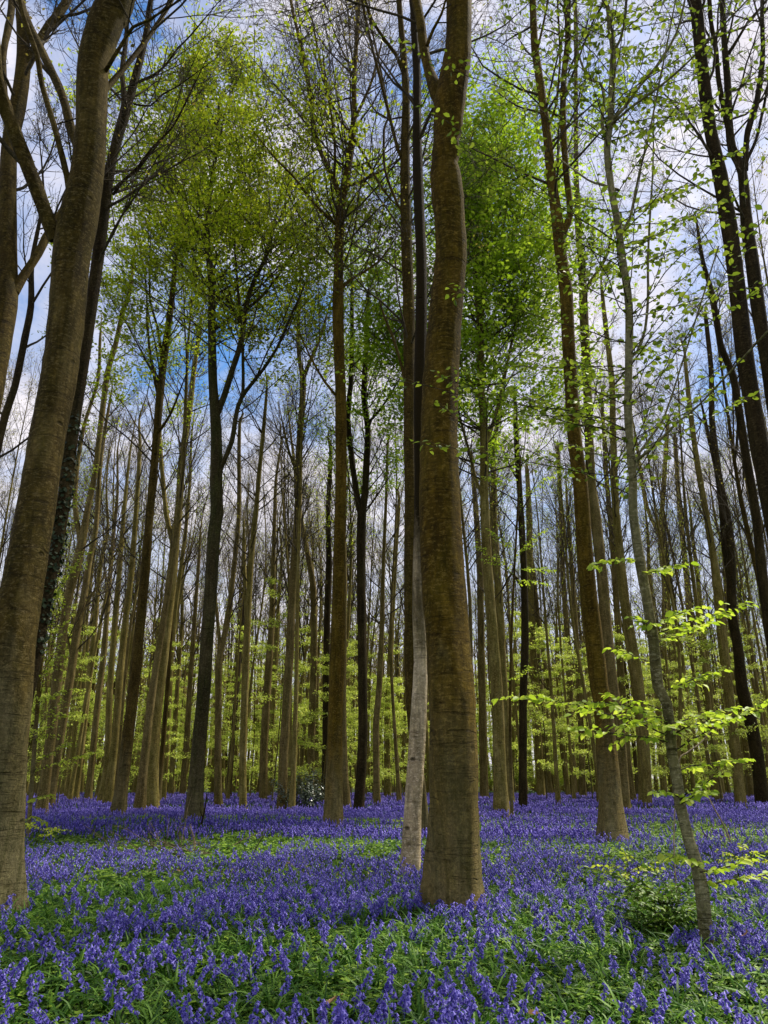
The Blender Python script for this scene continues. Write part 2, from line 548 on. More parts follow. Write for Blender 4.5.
M['deadwood'] = bark('dead_wood', (0.06, 0.045, 0.03), (0.12, 0.09, 0.06), (0.2, 0.16, 0.11), (0.09, 0.07, 0.04), 0.3)
M['palewood'] = bark('pale_dead_wood', (0.2, 0.15, 0.09), (0.32, 0.25, 0.16), (0.42, 0.34, 0.23), (0.22, 0.17, 0.09), 0.2)

gm, t, b = mat('forest_floor')
tc = t.nodes.new('ShaderNodeTexCoord')
v = tc.outputs['Object']
litter = ramp(t, texnoise(t, v, 9.0, 8, 0.7), [(0.3, (0.018, 0.013, 0.008)), (0.5, (0.045, 0.032, 0.018)), (0.7, (0.10, 0.072, 0.04))])
green = ramp(t, texnoise(t, v, 22.0, 6, 0.75), [(0.3, (0.012, 0.026, 0.006)), (0.7, (0.05, 0.09, 0.018))])
gfac = ramp(t, texnoise(t, v, 0.7, 5, 0.6), [(0.35, (0.25, 0.25, 0.25)), (0.6, (0.9, 0.9, 0.9))])
t.links.new(mix(t, 'MIX', gfac, litter, green), b.inputs['Base Color'])
b.inputs['Roughness'].default_value = 0.95
bu = t.nodes.new('ShaderNodeBump')
bu.inputs['Strength'].default_value = 0.8
bu.inputs['Distance'].default_value = 0.04
t.links.new(texnoise(t, v, 16.0, 6, 0.7), bu.inputs['Height'])
t.links.new(bu.outputs[0], b.inputs['Normal'])
M['ground'] = gm

# ---------------------------------------------------------------- the ground
gn = Noise2(5)


def ground_z(x, y):
    x, y = np.asarray(x, float), np.asarray(y, float)
    return 0.10 * (gn(x * 0.22 + 40, y * 0.22 + 40) - 0.5) + 0.05 * (gn(x * 0.9 + 9, y * 0.9 + 9) - 0.5)


gx = np.concatenate([np.linspace(-900, -70, 12)[:-1], np.linspace(-70, 70, 141), np.linspace(70, 900, 12)[1:]])
gy = np.concatenate([np.linspace(-300, -6, 8)[:-1], np.linspace(-6, 120, 190), np.linspace(120, 1500, 14)[1:]])
X, Y = np.meshgrid(gx, gy)
Z = ground_z(X, Y)
ii = np.arange(X.size).reshape(X.shape)
MB().add(np.stack([X, Y, Z], -1), np.stack([ii[:-1, :-1], ii[:-1, 1:], ii[1:, 1:], ii[1:, :-1]], -1).reshape(-1, 4)).obj('forest_floor', M['ground'])
tag(bpy.data.objects['forest_floor'], kind='structure')

# ---------------------------------------------------------------- trees traced from the photo
# every tree stands at the distance its foot tells; its height, girth and limbs follow in metres
TREE_FEET = []


def path3(pts, Y, g, wander=0.0, w2=0.0):
    """photo points (x, y, width) to metres at the tree's own distance; with a slow wander in depth"""
    o = []
    dy = w2
    y0 = pts[0][1]
    for i, (x, y, w) in enumerate(pts):
        yy = Y + dy + wander * math.sin((y0 - y) / 130.0 + Y)  * min(1.0, abs(y0 - y) / 200.0)
        p, tt = at(x, y, yy)
        o.append([*p, 0.5 * w * tt / F])
    return np.array(o)


def traced_tree(name, label, cat, group, bk, pts, H=31.0, limbs=(), leaf=None, leaves=0, crown0=0.5, nb=22, reach=1.0, seed=0, sides=10, Y=None,
                lumps=0.05, flare=0.6, fine=True, leafsize=0.09, lift=0.10, wander=0.35, steep=(0.5, 0.95), ivy=0, extra_branch=None, below=0.12):
    g = np.random.default_rng(1000 + seed)
    foot = on_ground(pts[0][0], pts[0][1])
    Y = Y or foot[1]
    P = path3(pts, Y, g, wander)
    # the foot: straight down into the soil under the flowers
    f0 = P[0].copy()
    d = P[0, :3] - P[1, :3]
    zg = float(ground_z(f0[0], f0[1])) - below
    k = (zg - f0[2]) / min(d[2], -1e-3)
    f0[:3] = f0[:3] + d * k
    f0[3] *= 1.05
    top = P[-1]
    rows = [f0] + list(P)
    if H > top[2] + 0.5:                                        # the part above the picture's edge
        dr = nrm((P[-1, :3] - P[-3, :3]) * np.array([1, 1, 1.0]) + UP * 0.5 * np.linalg.norm(P[-1, :3] - P[-3, :3]))
        n = max(2, int((H - top[2]) / 3))
        for i in range(1, n + 1):
            s = (H - top[2]) * i / n
            q = top.copy()
            q[:3] = top[:3] + dr * s + np.array([math.sin(i * 1.7 + seed), math.cos(i * 1.3 + seed), 0]) * 0.25
            q[3] = max(0.012, top[3] * (1 - i / n) ** 0.8)
            rows.append(q)
    else:
        q = top.copy()
        q[:3] = top[:3] + nrm(P[-1, :3] - P[-2, :3]) * 1.2
        q[3] = 0.01
        rows.append(q)
    rows = np.array(rows)
    base = np.array([f0[0], f0[1], float(ground_z(f0[0], f0[1]))])
    TREE_FEET.append((base[0], base[1], f0[3]))
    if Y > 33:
        bk = {'olive': 'far_olive_lit', 'grey': 'far_olive_lit', 'brown': 'far_brown_lit'}.get(bk, bk)  # far trunks take the bark copies with fill light painted in
    root = empty(name, base, label, cat, group)
    big = Y < 14
    C = catmull(rows, 0.22 if big else 0.5)
    C[:, 3] = np.maximum(C[:, 3], 0.01)
    loc = C[:, :3] - base
    mb = MB()
    k = len(C)
    th = np.arange(sides) / sides * 2 * math.pi
    s = np.concatenate([[0], np.cumsum(np.linalg.norm(np.diff(loc, axis=0), axis=1))])
    m = np.ones((k, sides))
    for j in range(5):
        kk, ph, w = g.integers(1, 4), g.uniform(0, 6.28), g.uniform(0.3, 1.8)
        m += lumps * 0.5 * np.sin(kk * th[None] + ph + s[:, None] * w) * g.uniform(0.4, 1)
    m += lumps * 0.30 * g.normal(size=(k, 1)) + lumps * 0.10 * g.normal(size=(k, sides))
    if flare:
        ph = g.uniform(0, 6.28)
        lob = 0.45 + 0.5 * np.cos(int(g.integers(3, 6)) * th + ph) + 0.3 * np.cos(2 * th + ph * 2)
        m += flare * np.exp(-s[:, None] / (C[0, 3] * 2.4)) * np.maximum(lob[None], 0.0)
    V, Q = tubes(loc[None], C[None, :, 3], sides, m[None])
    mb.add(V, Q)
    trunk = mb.obj('trunk', M[bk], root)
    lines = [C]
    for li, lp in enumerate(limbs):
        depth = lp[0] if not isinstance(lp[0], tuple) else 0.0
        lpts = [q for q in lp if isinstance(q, tuple)]
        # start on the trunk's own depth and swing away from it by "depth" metres towards the tip
        rows_l = []
        q0, _ = at(lpts[0][0], lpts[0][1], Y)
        j0 = np.argmin(np.abs(C[:, 2] - q0[2]))
        y00 = C[j0, 1]
        for i, (x, y, w) in enumerate(lpts):
            p, tt = at(x, y, y00 + depth * (i / max(1, len(lpts) - 1)) ** 1.3)
            rows_l.append([*p, 0.5 * w * tt / F])
        rl = np.array(rows_l)
        e = rl[-1].copy()
        dd = nrm(rl[-1, :3] - rl[-2, :3])
        e[:3] += dd * max(1.5, 20 * rl[-1, 3]) + UP * 0.3
        e[3] = 0.008
        rl = np.vstack([rl, e])
        CL = catmull(rl, 0.25 if big else 0.5)
        CL[:, 3] = np.maximum(CL[:, 3], 0.007)
        lm = MB()
        ll = CL[:, :3] - base
        mm = 1 + 0.05 * g.normal(size=(len(CL), max(6, sides - 4)))
        V, Q = tubes(ll[None], CL[None, :, 3], max(6, sides - 4), mm[None])
        lm.add(V, Q)
        lm.obj('limb', M[bk], root)
        lines.append(CL)
    # ---- branches and twigs
    bm_, leafP, leafD = MB(), [], []
    z0 = base[2] + H * crown0
    p0, d0, L0, r0 = [], [], [], []
    for li, CL in enumerate(lines):
        if nb == 0:
            break
        zz = CL[:, 2]
        if li == 0:
            cand = np.where(zz > z0)[0]
            nn = nb
        else:
            cand = np.arange(int(len(CL) * 0.25), len(CL))
            nn = max(3, int(nb * 0.3))
        if len(cand) < 3:
            continue
        pick = g.choice(cand[:-1], nn)
        for j in pick:
            tdir = nrm(CL[min(j + 1, len(CL) - 1), :3] - CL[j, :3])
            az = g.uniform(0, 2 * math.pi)
            el = g.uniform(*steep)
            h = np.array([math.cos(az), math.sin(az), 0])
            p0.append(CL[j, :3] - base)
            d0.append(h * math.cos(el) + (0.35 * tdir + 0.65 * UP) * math.sin(el))
            u = (CL[j, 2] - z0) / max(1.0, base[2] + H - z0) if li == 0 else 0.5
            L0.append(reach * g.uniform(0.6, 1.15) * (1.2 + H * 0.16 * max(0.08, math.sin(math.pi * min(0.97, 0.25 + 0.72 * max(0, u))))))
            r0.append(max(0.012, min(CL[j, 3] * g.uniform(0.25, 0.55), 0.045)))
    if p0:
        p0, d0, L0, r0 = map(np.array, (p0, d0, L0, r0))
        A, ra = grow(p0, d0, L0, r0, np.full(len(p0), 0.009), 7, 0.10, 0.10, g)
        bm_.add(*tubes(A, ra, 5))
        B, rb = kids(A, ra, 6, 0.2, 0.97, (0.45, 1.0), (0.3, 0.6), 0.6, 0.0065, 5, 0.10, 0.13, g, 0.5)
        bm_.add(*tubes(B, rb, 3))
        D, rd = kids(B, rb, 5, 0.15, 1.0, (0.4, 1.0), (0.35, 0.7), 0.7, 0.005, 3, 0.06, 0.16, g, 0.35)
        bm_.add(*tubes(D, rd, 3))
        if fine:
            E, re_ = kids(D, rd, 2, 0.3, 1.0, (0.4, 1.0), (0.4, 0.8), 0.8, 0.0045, 2, 0.03, 0.15, g, 0.25)
            bm_.add(*tubes(E, re_, 3))
        else:
            E = D
        bm_.obj('branches', M['twig'], root)
        if leaf and leaves:
            pool = np.concatenate([E[:, -1], E[:, 1], D[:, -1], D[:, 1]])
            per = 9 if leaves > 8000 else 4
            heads = g.integers(0, len(pool), max(1, leaves // per))
            pick = heads[g.integers(0, len(heads), leaves)]
            LP = pool[pick] + g.normal(size=(leaves, 3)) * (np.array([0.30, 0.30, 0.10]) if leaves > 8000 else np.array([0.18, 0.18, 0.09]))
            nor = UP + g.normal(size=(leaves, 3)) * 0.55
            V, Q = leaf_quads(LP, nor, leafsize * g.uniform(0.6, 1.3, leaves), g)
            MB().add(V, Q).obj('crown', M[leaf], root)
    if ivy:
        cz_ = np.where((C[:, 2] > 4.2) & (C[:, 2] < 10.5))[0]
        j = cz_[g.integers(0, len(cz_), ivy)]
        a = g.uniform(0, 2 * math.pi, ivy)
        rr = C[j, 3] * g.uniform(1.0, 1.35, ivy)
        P_ = loc[j] + np.stack([np.cos(a) * rr, np.sin(a) * rr, g.uniform(-0.3, 0.3, ivy)], 1)
        V, Q = leaf_quads(P_, np.stack([np.cos(a), np.sin(a), 0.5 + 0 * a], 1) + 0.4 * g.normal(size=(ivy, 3)), 0.10 * g.uniform(0.7, 1.3, ivy), g, 0.9)
        MB().add(V, Q).obj('ivy', M['ivy'], root)
    return root, base, lines


BT, TR = 'beech_tree', 'tree'
GN, GM, GF = 'large beeches in front', 'beeches in the middle of the wood', 'slim beeches farther back'

traced_tree(BT, 'massive grey beech leaning in along the left edge, big limbs forking from it above', TR, GN, 'grey',
            [(-13, 905, 58), (-8, 860, 48), (1, 768, 44), (9, 700, 42.5), (18, 620, 40.5), (36, 512, 37), (47, 440, 34), (58, 384, 34), (66, 320, 34), (71, 256, 35), (77, 225, 37), (87, 175, 31), (91, 128, 29), (93, 64, 30), (106, 20, 34), (116, 0, 35)],
            H=27, sides=28, seed=1, limbs=[[-1.2, (56, 240, 14), (50, 225, 13), (30, 172, 14), (15, 135, 14), (5, 107, 14), (-3, 82, 13), (-6, 40, 11)],
                                           [-0.8, (70, 190, 8), (67, 176, 6), (54, 125, 5.5), (42, 85, 5), (37, 55, 5), (26, 25, 5), (20, 0, 4)],
                                           [0.9, (80, 150, 9), (74, 138, 8), (62, 95, 8), (47, 62, 8), (37, 42, 8), (25, 15, 7), (20, -5, 6)],
                                           [0.8, (102, 95, 6), (108, 87, 5.5), (125, 67, 5), (145, 42, 4.5), (160, 20, 4), (172, 0, 3.5)],
                                           [-0.6, (104, 73, 4), (108, 67, 4), (120, 47, 3.5), (133, 27, 3), (147, 21, 2.5)]],
            crown0=0.55, nb=14, reach=0.8, leaf='leaf_bud', leaves=500, lumps=0.05, flare=0.5)
traced_tree(BT, 'thick olive-barked beech in front, knobbly where a dark limb forks near the top', TR, GN, 'olive',
            [(456, 905, 55), (455, 864, 51), (455, 804, 48), (452.5, 704, 46.5), (448, 637, 43), (443, 575, 41.5), (440, 512, 40), (439, 443, 37.5), (440.5, 381, 36), (445, 318, 33), (451, 256, 31.5), (450, 225, 30.5), (448, 200, 32), (445, 172, 30), (444.5, 164, 25.5), (446.5, 152, 28.5), (446, 141, 24.5), (448, 128, 29), (449.5, 104, 32.5), (453, 84, 30), (458, 50, 27), (459, 0, 26)],
            H=28, sides=32, seed=2, limbs=[[0.5, (444, 110, 12), (437, 92, 15), (433, 82, 12), (429, 70, 9.5), (424, 50, 9), (421, 25, 9), (416, 0, 9)],
                                           [-0.5, (427, 46, 3.5), (433, 30, 3), (441, 15, 2.5), (447, -5, 2)]],
            crown0=0.6, nb=12, reach=0.7, leaf='leaf_bud', leaves=300, lumps=0.055, flare=0.7)
traced_tree('pale_barked_tree', 'slender pale-barked tree with dark pockmarks, half hidden by the thick beech in the centre', TR, GM, 'pale',
            [(410, 868, 20), (413, 804, 17), (418, 729, 17), (421, 662, 14.5), (419, 610, 13), (419, 560, 12), (420, 512, 12), (420, 406, 12), (421, 331, 11.5), (421, 256, 11), (418, 175, 10), (417, 120, 9), (417, 75, 8), (414, 30, 6.5), (412, 0, 6)],
            H=27, sides=18, seed=3, crown0=0.55, nb=14, leaf='leaf_bud', leaves=400, lumps=0.05, flare=0.3, reach=0.8)
traced_tree(BT, 'straight brown beech directly left of the pale-barked trunk, dark high up', TR, GM, 'brown',
            [(424, 832, 12), (417, 760, 11.5), (411, 690, 11.5), (410, 575, 12), (411, 506, 13), (410, 431, 13), (409, 318, 11.5), (407, 256, 11), (405, 175, 10), (406, 100, 8), (404, 60, 7), (401, 25, 6), (399, 0, 5.5)],
            H=30, sides=12, seed=4, limbs=[[1.0, (407, 215, 3.5), (398, 205, 3), (385, 170, 2.6), (384, 130, 2.5), (388, 108, 2), (370, 20, 2)],
                                           [-1.0, (406, 165, 4), (398, 150, 3.5), (388, 110, 3.2), (378, 70, 3), (368, 30, 3), (362, 0, 3)],
                                           [-1.5, (403, 72, 4), (396, 55, 3.5), (385, 40, 3.2), (372, 20, 3), (365, 0, 3)],
                                           [0.5, (405, 380, 4), (400, 360, 3), (392, 335, 3), (385, 318, 2.5)]],
            crown0=0.5, nb=18, leaf='leaf_bud', leaves=900)
traced_tree(BT, 'beech outside the left edge whose forked grey stem crosses the upper left corner', TR, GN, 'brown',
            [(-105, 862, 30), (-60, 640, 27), (-22, 450, 25), (5, 306, 23), (7, 256, 19), (9, 150, 15), (16, 115, 15), (21, 85, 14), (24, 55, 13), (22, 25, 10), (21, 0, 9)],
            H=30, sides=16, seed=5, limbs=[[0.5, (26, 66, 10), (45, 32, 9), (60, 12, 8.5), (72, -8, 8)],
                                           [0.6, (14, 292, 10), (22, 278, 9), (38, 254, 8), (46, 238, 8), (60, 215, 7), (66, 200, 5)],
                                           [1.0, (9, 150, 5), (3, 60, 6), (10, 20, 7), (13, -5, 7)]],
            crown0=0.5, nb=14, leaf='leaf_bud', leaves=300)
traced_tree(BT, 'double-stemmed ivy-darkened beech right behind the massive leaning beech at left', TR, GM, 'dark',
            [(2, 850, 15), (18, 740, 14), (34, 660, 13.5), (43, 612, 13), (53, 562, 13), (64, 500, 13), (69, 456, 13), (76, 406, 12.5), (84, 356, 12), (91, 306, 12), (98, 256, 12), (106, 195, 11), (112, 160, 9), (119, 135, 8.5), (125, 115, 8), (133, 85, 7.5), (140, 60, 7), (147, 30, 6), (151, 0, 5)],
            H=30, sides=12, seed=6, limbs=[[0.8, (106, 178, 7), (115, 140, 6), (124, 103, 5.5), (122, 70, 5), (126, 40, 4.5), (128, 0, 4)],
                                           [-1.0, (113, 195, 3), (124, 180, 2.6), (137, 168, 2.4), (152, 148, 2.2), (172, 128, 2), (186, 102, 1.8)],
                                           [-1.0, (139, 82, 3), (152, 76, 2.5), (165, 66, 2), (178, 48, 2), (190, 36, 1.6)],
                                           [-0.8, (143, 45, 3), (156, 28, 2.5), (166, 10, 2.2), (172, -5, 2)],
                                           [-0.8, (134, 104, 2), (150, 106, 1.7), (163, 94, 1.5), (178, 86, 1.4)]],
            crown0=0.45, nb=14, leaf='leaf_bud', leaves=400, ivy=800, reach=0.75)
traced_tree(BT, 'thin dark beech seen between the left edge and the massive leaning beech', TR, GM, 'dark',
            [(-78, 835, 10), (-40, 640, 9), (0, 436, 7.5), (15, 386, 7), (25, 338, 7), (31, 306, 6.5), (32, 262, 5)], H=24, seed=7, sides=8,
            crown0=0.4, nb=16, leaf='leaf_bud', leaves=300)
traced_tree(BT, 'grey beech with two-pronged top, first trunk right of the ivy-darkened one', TR, GM, 'brown',
            [(41, 812, 10.5), (51, 737, 10), (56, 687, 10), (62, 637, 9.5), (69, 595, 9), (78, 560, 9), (83, 535, 8), (87, 512, 6), (96, 468, 5.5), (100, 430, 5.5), (107, 376, 5.5), (116, 343, 5), (122, 315, 4.5), (130, 290, 4), (134, 256, 3)],
            H=24, seed=8, limbs=[[0.6, (81, 545, 6), (75, 506, 5), (77, 468, 4.5), (84, 426, 4), (98, 380, 3.5), (100, 340, 3)]], crown0=0.4, nb=18, leaf='leaf_bud', leaves=500)
traced_tree(BT, 'slim leaning beech close beside the grey two-pronged one at left', TR, GM, 'brown',
            [(49, 807, 9.5), (56, 762, 9), (71, 672, 8.5), (78, 625, 8), (84, 595, 7), (89, 562, 6), (96, 527, 5), (100, 470, 4), (105, 430, 3.5), (110, 400, 2.5)], H=19, seed=9,
            limbs=[[0.5, (80, 615, 3), (90, 598, 2.5), (102, 580, 2)], [-.5, (71, 655, 3), (66, 632, 2.5), (60, 612, 2)]], crown0=0.4, nb=14, leaf='leaf_bud', leaves=300)
traced_tree(BT, 'straight reddish-brown beech leaning right, standing just left of the knot-holed grey trunk', TR, GM, 'brown',
            [(118, 815, 13), (125, 762, 12), (132, 704, 11), (139, 637, 10), (144, 584, 9.5), (147, 549, 9), (150, 512, 8.5), (155, 456, 8), (159, 406, 8), (162, 373, 7.5), (166, 343, 7), (171, 306, 6), (175, 268, 5), (177, 250, 4.5), (183, 190, 3.5), (188, 140, 2.5)],
            H=30, seed=10, limbs=[[0.8, (160, 405, 3.5), (153, 370, 3), (149, 345, 2.6), (147, 310, 2)], [-.8, (163, 370, 3), (158, 330, 2.6), (150, 300, 2.2), (150, 260, 2)],
                                  [-.8, (159, 432, 3), (170, 415, 2.5), (178, 396, 2)]], crown0=0.45, nb=26, leaf='leaf_crown', leaves=20000, leafsize=.17, reach=1.25)
traced_tree(BT, 'grey beech with a knot hole and forked top, left of the dark crowned trunk', TR, GM, 'grey',
            [(149, 808, 15), (155, 712, 13.5), (160, 675, 13), (166, 625, 12), (172, 575, 10.5), (175, 542, 9), (179, 506, 7.5), (181, 468, 7), (186, 431, 6.5), (190, 406, 6), (194, 370, 5), (200, 330, 3.5)],
            H=26, seed=11, limbs=[[0.8, (174, 550, 6), (169, 527, 5), (166, 512, 5), (162, 471, 4.5), (160, 440, 4), (160, 415, 3)]], crown0=0.4, nb=20, leaf='leaf_bud', leaves=700)
traced_tree(BT, 'dark straight trunk carrying the big yellow-green crown left of centre', TR, GM, 'mossy',
            [(193, 820, 17), (198, 754, 14), (203, 700, 13.5), (207, 637, 13), (211, 587, 13), (214, 537, 13), (217, 512, 13), (216, 481, 13), (216, 431, 11), (213, 381, 9), (212, 331, 8), (211, 281, 7), (207, 240, 6), (208, 207, 5.5), (213, 175, 4.5), (217, 137, 3.5), (220, 95, 2)],
            H=35, seed=12, limbs=[[1.0, (217, 415, 7), (224, 396, 6.5), (233, 368, 6), (242, 338, 6), (246, 306, 5), (254, 281, 4.5), (267, 254, 4), (275, 220, 3)],
                                  [-1.5, (217, 478, 6), (223, 463, 5), (232, 441, 5), (238, 406, 4.5), (246, 391, 4), (262, 371, 3.5), (277, 348, 3), (290, 318, 2.5), (300, 296, 2)],
                                  [-1.0, (239, 404, 3.5), (243, 391, 3.5), (243, 360, 3), (242, 330, 3), (238, 290, 2.5), (235, 250, 2)],
                                  [1.5, (211, 290, 4), (198, 270, 3.5), (190, 240, 3), (180, 200, 2.5), (172, 160, 2)],
                                  [-1.5, (246, 310, 3), (262, 296, 2.5), (275, 280, 2.5), (290, 258, 2)]],
            crown0=0.55, nb=50, reach=1.25, leaf='leaf_crown', leaves=48000, leafsize=.175, steep=(0.3, 0.9))
traced_tree(BT, 'narrow beech trunk just right of the dark crowned trunk, splitting into thin prongs', TR, GF, 'brown',
            [(218, 806, 8), (218, 750, 7), (219, 662, 6.5), (224, 637, 6), (229, 612, 5.5), (234, 567, 5), (239, 512, 4.5), (239, 456, 4), (240, 420, 3)], H=24, seed=13, crown0=0.4, nb=16, leaf='leaf_bud', leaves=500,
            limbs=[[.5, (220, 650, 4), (216, 600, 3), (214, 560, 2.5)]])
traced_tree(BT, 'upright brown beech, second trunk right of the dark crowned one', TR, GF, 'grey',
            [(243, 808, 8), (243, 749, 7.5), (246, 662, 7), (248, 612, 6.5), (252, 549, 5.5), (256, 512, 5), (259, 475, 4.5), (263, 435, 4), (266, 400, 3)], H=25, seed=14, crown0=0.4, nb=16, leaf='leaf_bud', leaves=500,
            limbs=[[.5, (247, 640, 3.5), (245, 580, 3.5), (244, 540, 3)]])
traced_tree(BT, 'slender dark beech with a slight bend, forking high up, left of the tall straight trunk', TR, GM, 'brown',
            [(282, 808, 9.5), (284, 749, 9), (289, 662, 8.5), (293, 587, 8), (298, 512, 7.5), (299, 456, 7), (302, 406, 6.5), (303, 378, 6), (299, 358, 4), (298, 331, 3.5), (300, 300, 3), (300, 270, 2)], H=27, seed=15,
            limbs=[[.7, (303, 380, 5), (308, 366, 4), (314, 353, 3.5), (320, 338, 3), (326, 318, 2.5)], [-.8, (298, 475, 3), (290, 455, 2.5), (284, 430, 2)]], crown0=0.5, nb=22, leaf='leaf_bud', leaves=1000)
traced_tree(BT, 'tall straight olive trunk left of the thick centre beech, forking into slim upright stems', TR, GM, 'olive',
            [(333, 825, 18), (335, 737, 16), (337, 662, 15), (339, 587, 12.8), (340, 512, 11.5), (341, 481, 11), (341, 406, 11), (339, 356, 11), (338, 306, 11), (339, 250, 9.5), (341, 205, 9), (347, 175, 8), (352, 140, 7), (354, 112, 5.5), (354, 82, 5), (356, 50, 4.5), (359, 0, 4)],
            H=36, seed=16, sides=14, limbs=[[1.0, (341, 200, 6), (334, 180, 5.5), (322, 155, 5), (314, 130, 5), (311, 100, 4.5), (306, 67, 4), (299, 37, 3.5), (293, 12, 3), (290, -5, 3)],
                                  [-1.0, (338, 226, 4), (330, 219, 3.5), (317, 207, 3), (304, 190, 2.6), (292, 175, 2.2), (275, 158, 2)],
                                  [-1.2, (352, 137, 3), (356, 142, 3), (366, 158, 2.6), (376, 178, 2.5), (388, 196, 2)],
                                  [.8, (347, 186, 3), (360, 182, 2.5), (374, 175, 2.2), (390, 166, 2)],
                                  [1.5, (352, 136, 3), (340, 120, 2.5), (330, 100, 2.3), (322, 70, 2.2), (314, 30, 2)],
                                  [.6, (354, 120, 3.5), (364, 100, 3), (372, 80, 2.6), (380, 50, 2.3)],
                                  [-1.0, (334, 180, 3), (335, 150, 2.5), (332, 120, 2.3), (326, 80, 2)],
                                  [.8, (340, 290, 4), (350, 280, 3), (364, 272, 2.5), (378, 262, 2), (388, 250, 1.6)],
                                  [-.5, (340, 400, 3), (325, 382, 2.5), (312, 360, 2)]],
            crown0=0.55, nb=36, reach=1.1, leaf='leaf_bud', leaves=3000, leafsize=.085)
traced_tree(BT, 'dark beech splitting into two long prongs, just right of the tall straight olive trunk', TR, GM, 'dark',
            [(358, 811, 10), (363, 737, 9.5), (362, 637, 9), (361, 550, 9), (362, 512, 9), (365, 493, 7), (367, 456, 6.5), (368, 431, 6), (364, 396, 6), (366, 350, 5), (368, 300, 4)], H=29, seed=17,
            limbs=[[.8, (361, 515, 7), (358, 501, 6), (353, 468, 6), (348, 418, 5.5), (351, 381, 5), (352, 346, 4.5), (352, 300, 4)], [-.5, (366, 425, 3), (378, 412, 2.5), (390, 395, 2)]],
            crown0=0.45, nb=26, leaf='leaf_green', leaves=12000, leafsize=.15)
traced_tree(BT, 'thin trunk standing between the two-pronged dark beech and the pale-barked tree', TR, GF, 'brown',
            [(377, 804, 7), (376, 729, 6.5), (379, 690, 6), (382, 625, 5), (383, 575, 4), (386, 500, 3), (388, 440, 2.5)], H=24, seed=18, crown0=0.4, nb=14, leaf='leaf_bud', leaves=500)
traced_tree(BT, 'beech with the dense fresh green crown behind the thick centre trunk, pale olive stem', TR, GM, 'olive',
            [(501, 814, 14), (498, 712, 12), (493, 637, 10.5), (488, 575, 10), (485, 512, 9), (484, 481, 8.5), (484, 431, 8), (481, 381, 7.5), (480, 331, 7), (477, 293, 6), (475, 256, 5.5), (474, 200, 4.0), (475, 165, 2.5)], H=32.2, seed=19,
            limbs=[[.8, (480, 335, 5), (484, 293, 4), (485, 264, 3.5), (488, 220, 3)], [-.8, (481, 400, 4), (476, 392, 3.5), (468, 378, 3), (460, 362, 2.5)],
                   [1, (484, 450, 4), (494, 420, 3.5), (502, 390, 3), (510, 350, 2.5), (520, 310, 2)], [-1, (477, 295, 3.5), (492, 270, 3), (508, 240, 2.5), (520, 210, 2)],
                   [1, (484, 500, 4), (476, 480, 3.5), (470, 455, 3), (462, 425, 2.5)]],
            crown0=0.46, nb=66, reach=1.22, leaf='leaf_fresh', leaves=56000, leafsize=.22, steep=(0.2, 0.8))
traced_tree(BT, 'grey trunk immediately right of the green-crowned beech', TR, GM, 'grey',
            [(510, 803, 9.5), (504, 711, 10), (499, 600, 8), (494, 524, 7), (494, 481, 6), (493, 451, 5), (498, 418, 4), (503, 380, 3)], H=24, seed=20, crown0=0.45, nb=16, leaf='leaf_green', leaves=1200)
traced_tree(BT, 'almost black straight trunk right of the green-crowned beech', TR, GM, 'dark',
            [(523, 808, 8.5), (523, 712, 8), (525, 637, 7.5), (524, 575, 7), (521, 512, 6), (519, 481, 6), (516, 431, 5), (515, 400, 3.5)], H=22, seed=21, crown0=0.6, nb=14, leaf='leaf_green', leaves=900,
            limbs=[[-.5, (524, 590, 3), (512, 574, 2.5), (502, 590, 1.5)]])
traced_tree(BT, 'narrow brown trunk showing just right of the thick centre beech', TR, GF, 'brown',
            [(484, 798, 8.5), (483, 737, 8), (481, 637, 7), (480, 575, 6.5), (476, 512, 5.5), (472, 460, 4)], H=25, seed=22, crown0=0.4, nb=16, leaf='leaf_bud', leaves=500)
traced_tree(BT, 'olive-brown trunk, left one of a close pair right of the almost black trunk', TR, GF, 'olive',
            [(541, 796, 8), (536, 700, 7.5), (531, 612, 7), (529, 512, 6), (527, 470, 4)], H=26, seed=23, crown0=0.4, nb=16, leaf='leaf_bud', leaves=500)
traced_tree(BT, 'leaning brown trunk, right one of the close pair right of the almost black trunk', TR, GF, 'brown',
            [(549, 794, 7.5), (544, 734, 7), (538, 660, 6), (533, 590, 5)], H=22, seed=24, crown0=0.4, nb=14, leaf='leaf_bud', leaves=400)
traced_tree(BT, 'very thin slanting stem between the close brown pair and the big trunks on the right', TR, GF, 'brown',
            [(568, 796, 4.5), (559, 729, 4.5), (549, 687, 4), (539, 624, 4), (534, 570, 3)], H=18, seed=25, crown0=0.4, nb=12, leaf='leaf_bud', leaves=300)
traced_tree(BT, 'slim beech just left of the biggest right-hand trunk, twigs bare', TR, GF, 'brown',
            [(574, 795, 7), (571, 737, 6.5), (569, 662, 6), (563, 575, 5), (561, 512, 4.5), (558, 450, 3.5)], H=26, seed=26, crown0=0.4, nb=16, leaf='leaf_bud', leaves=500)
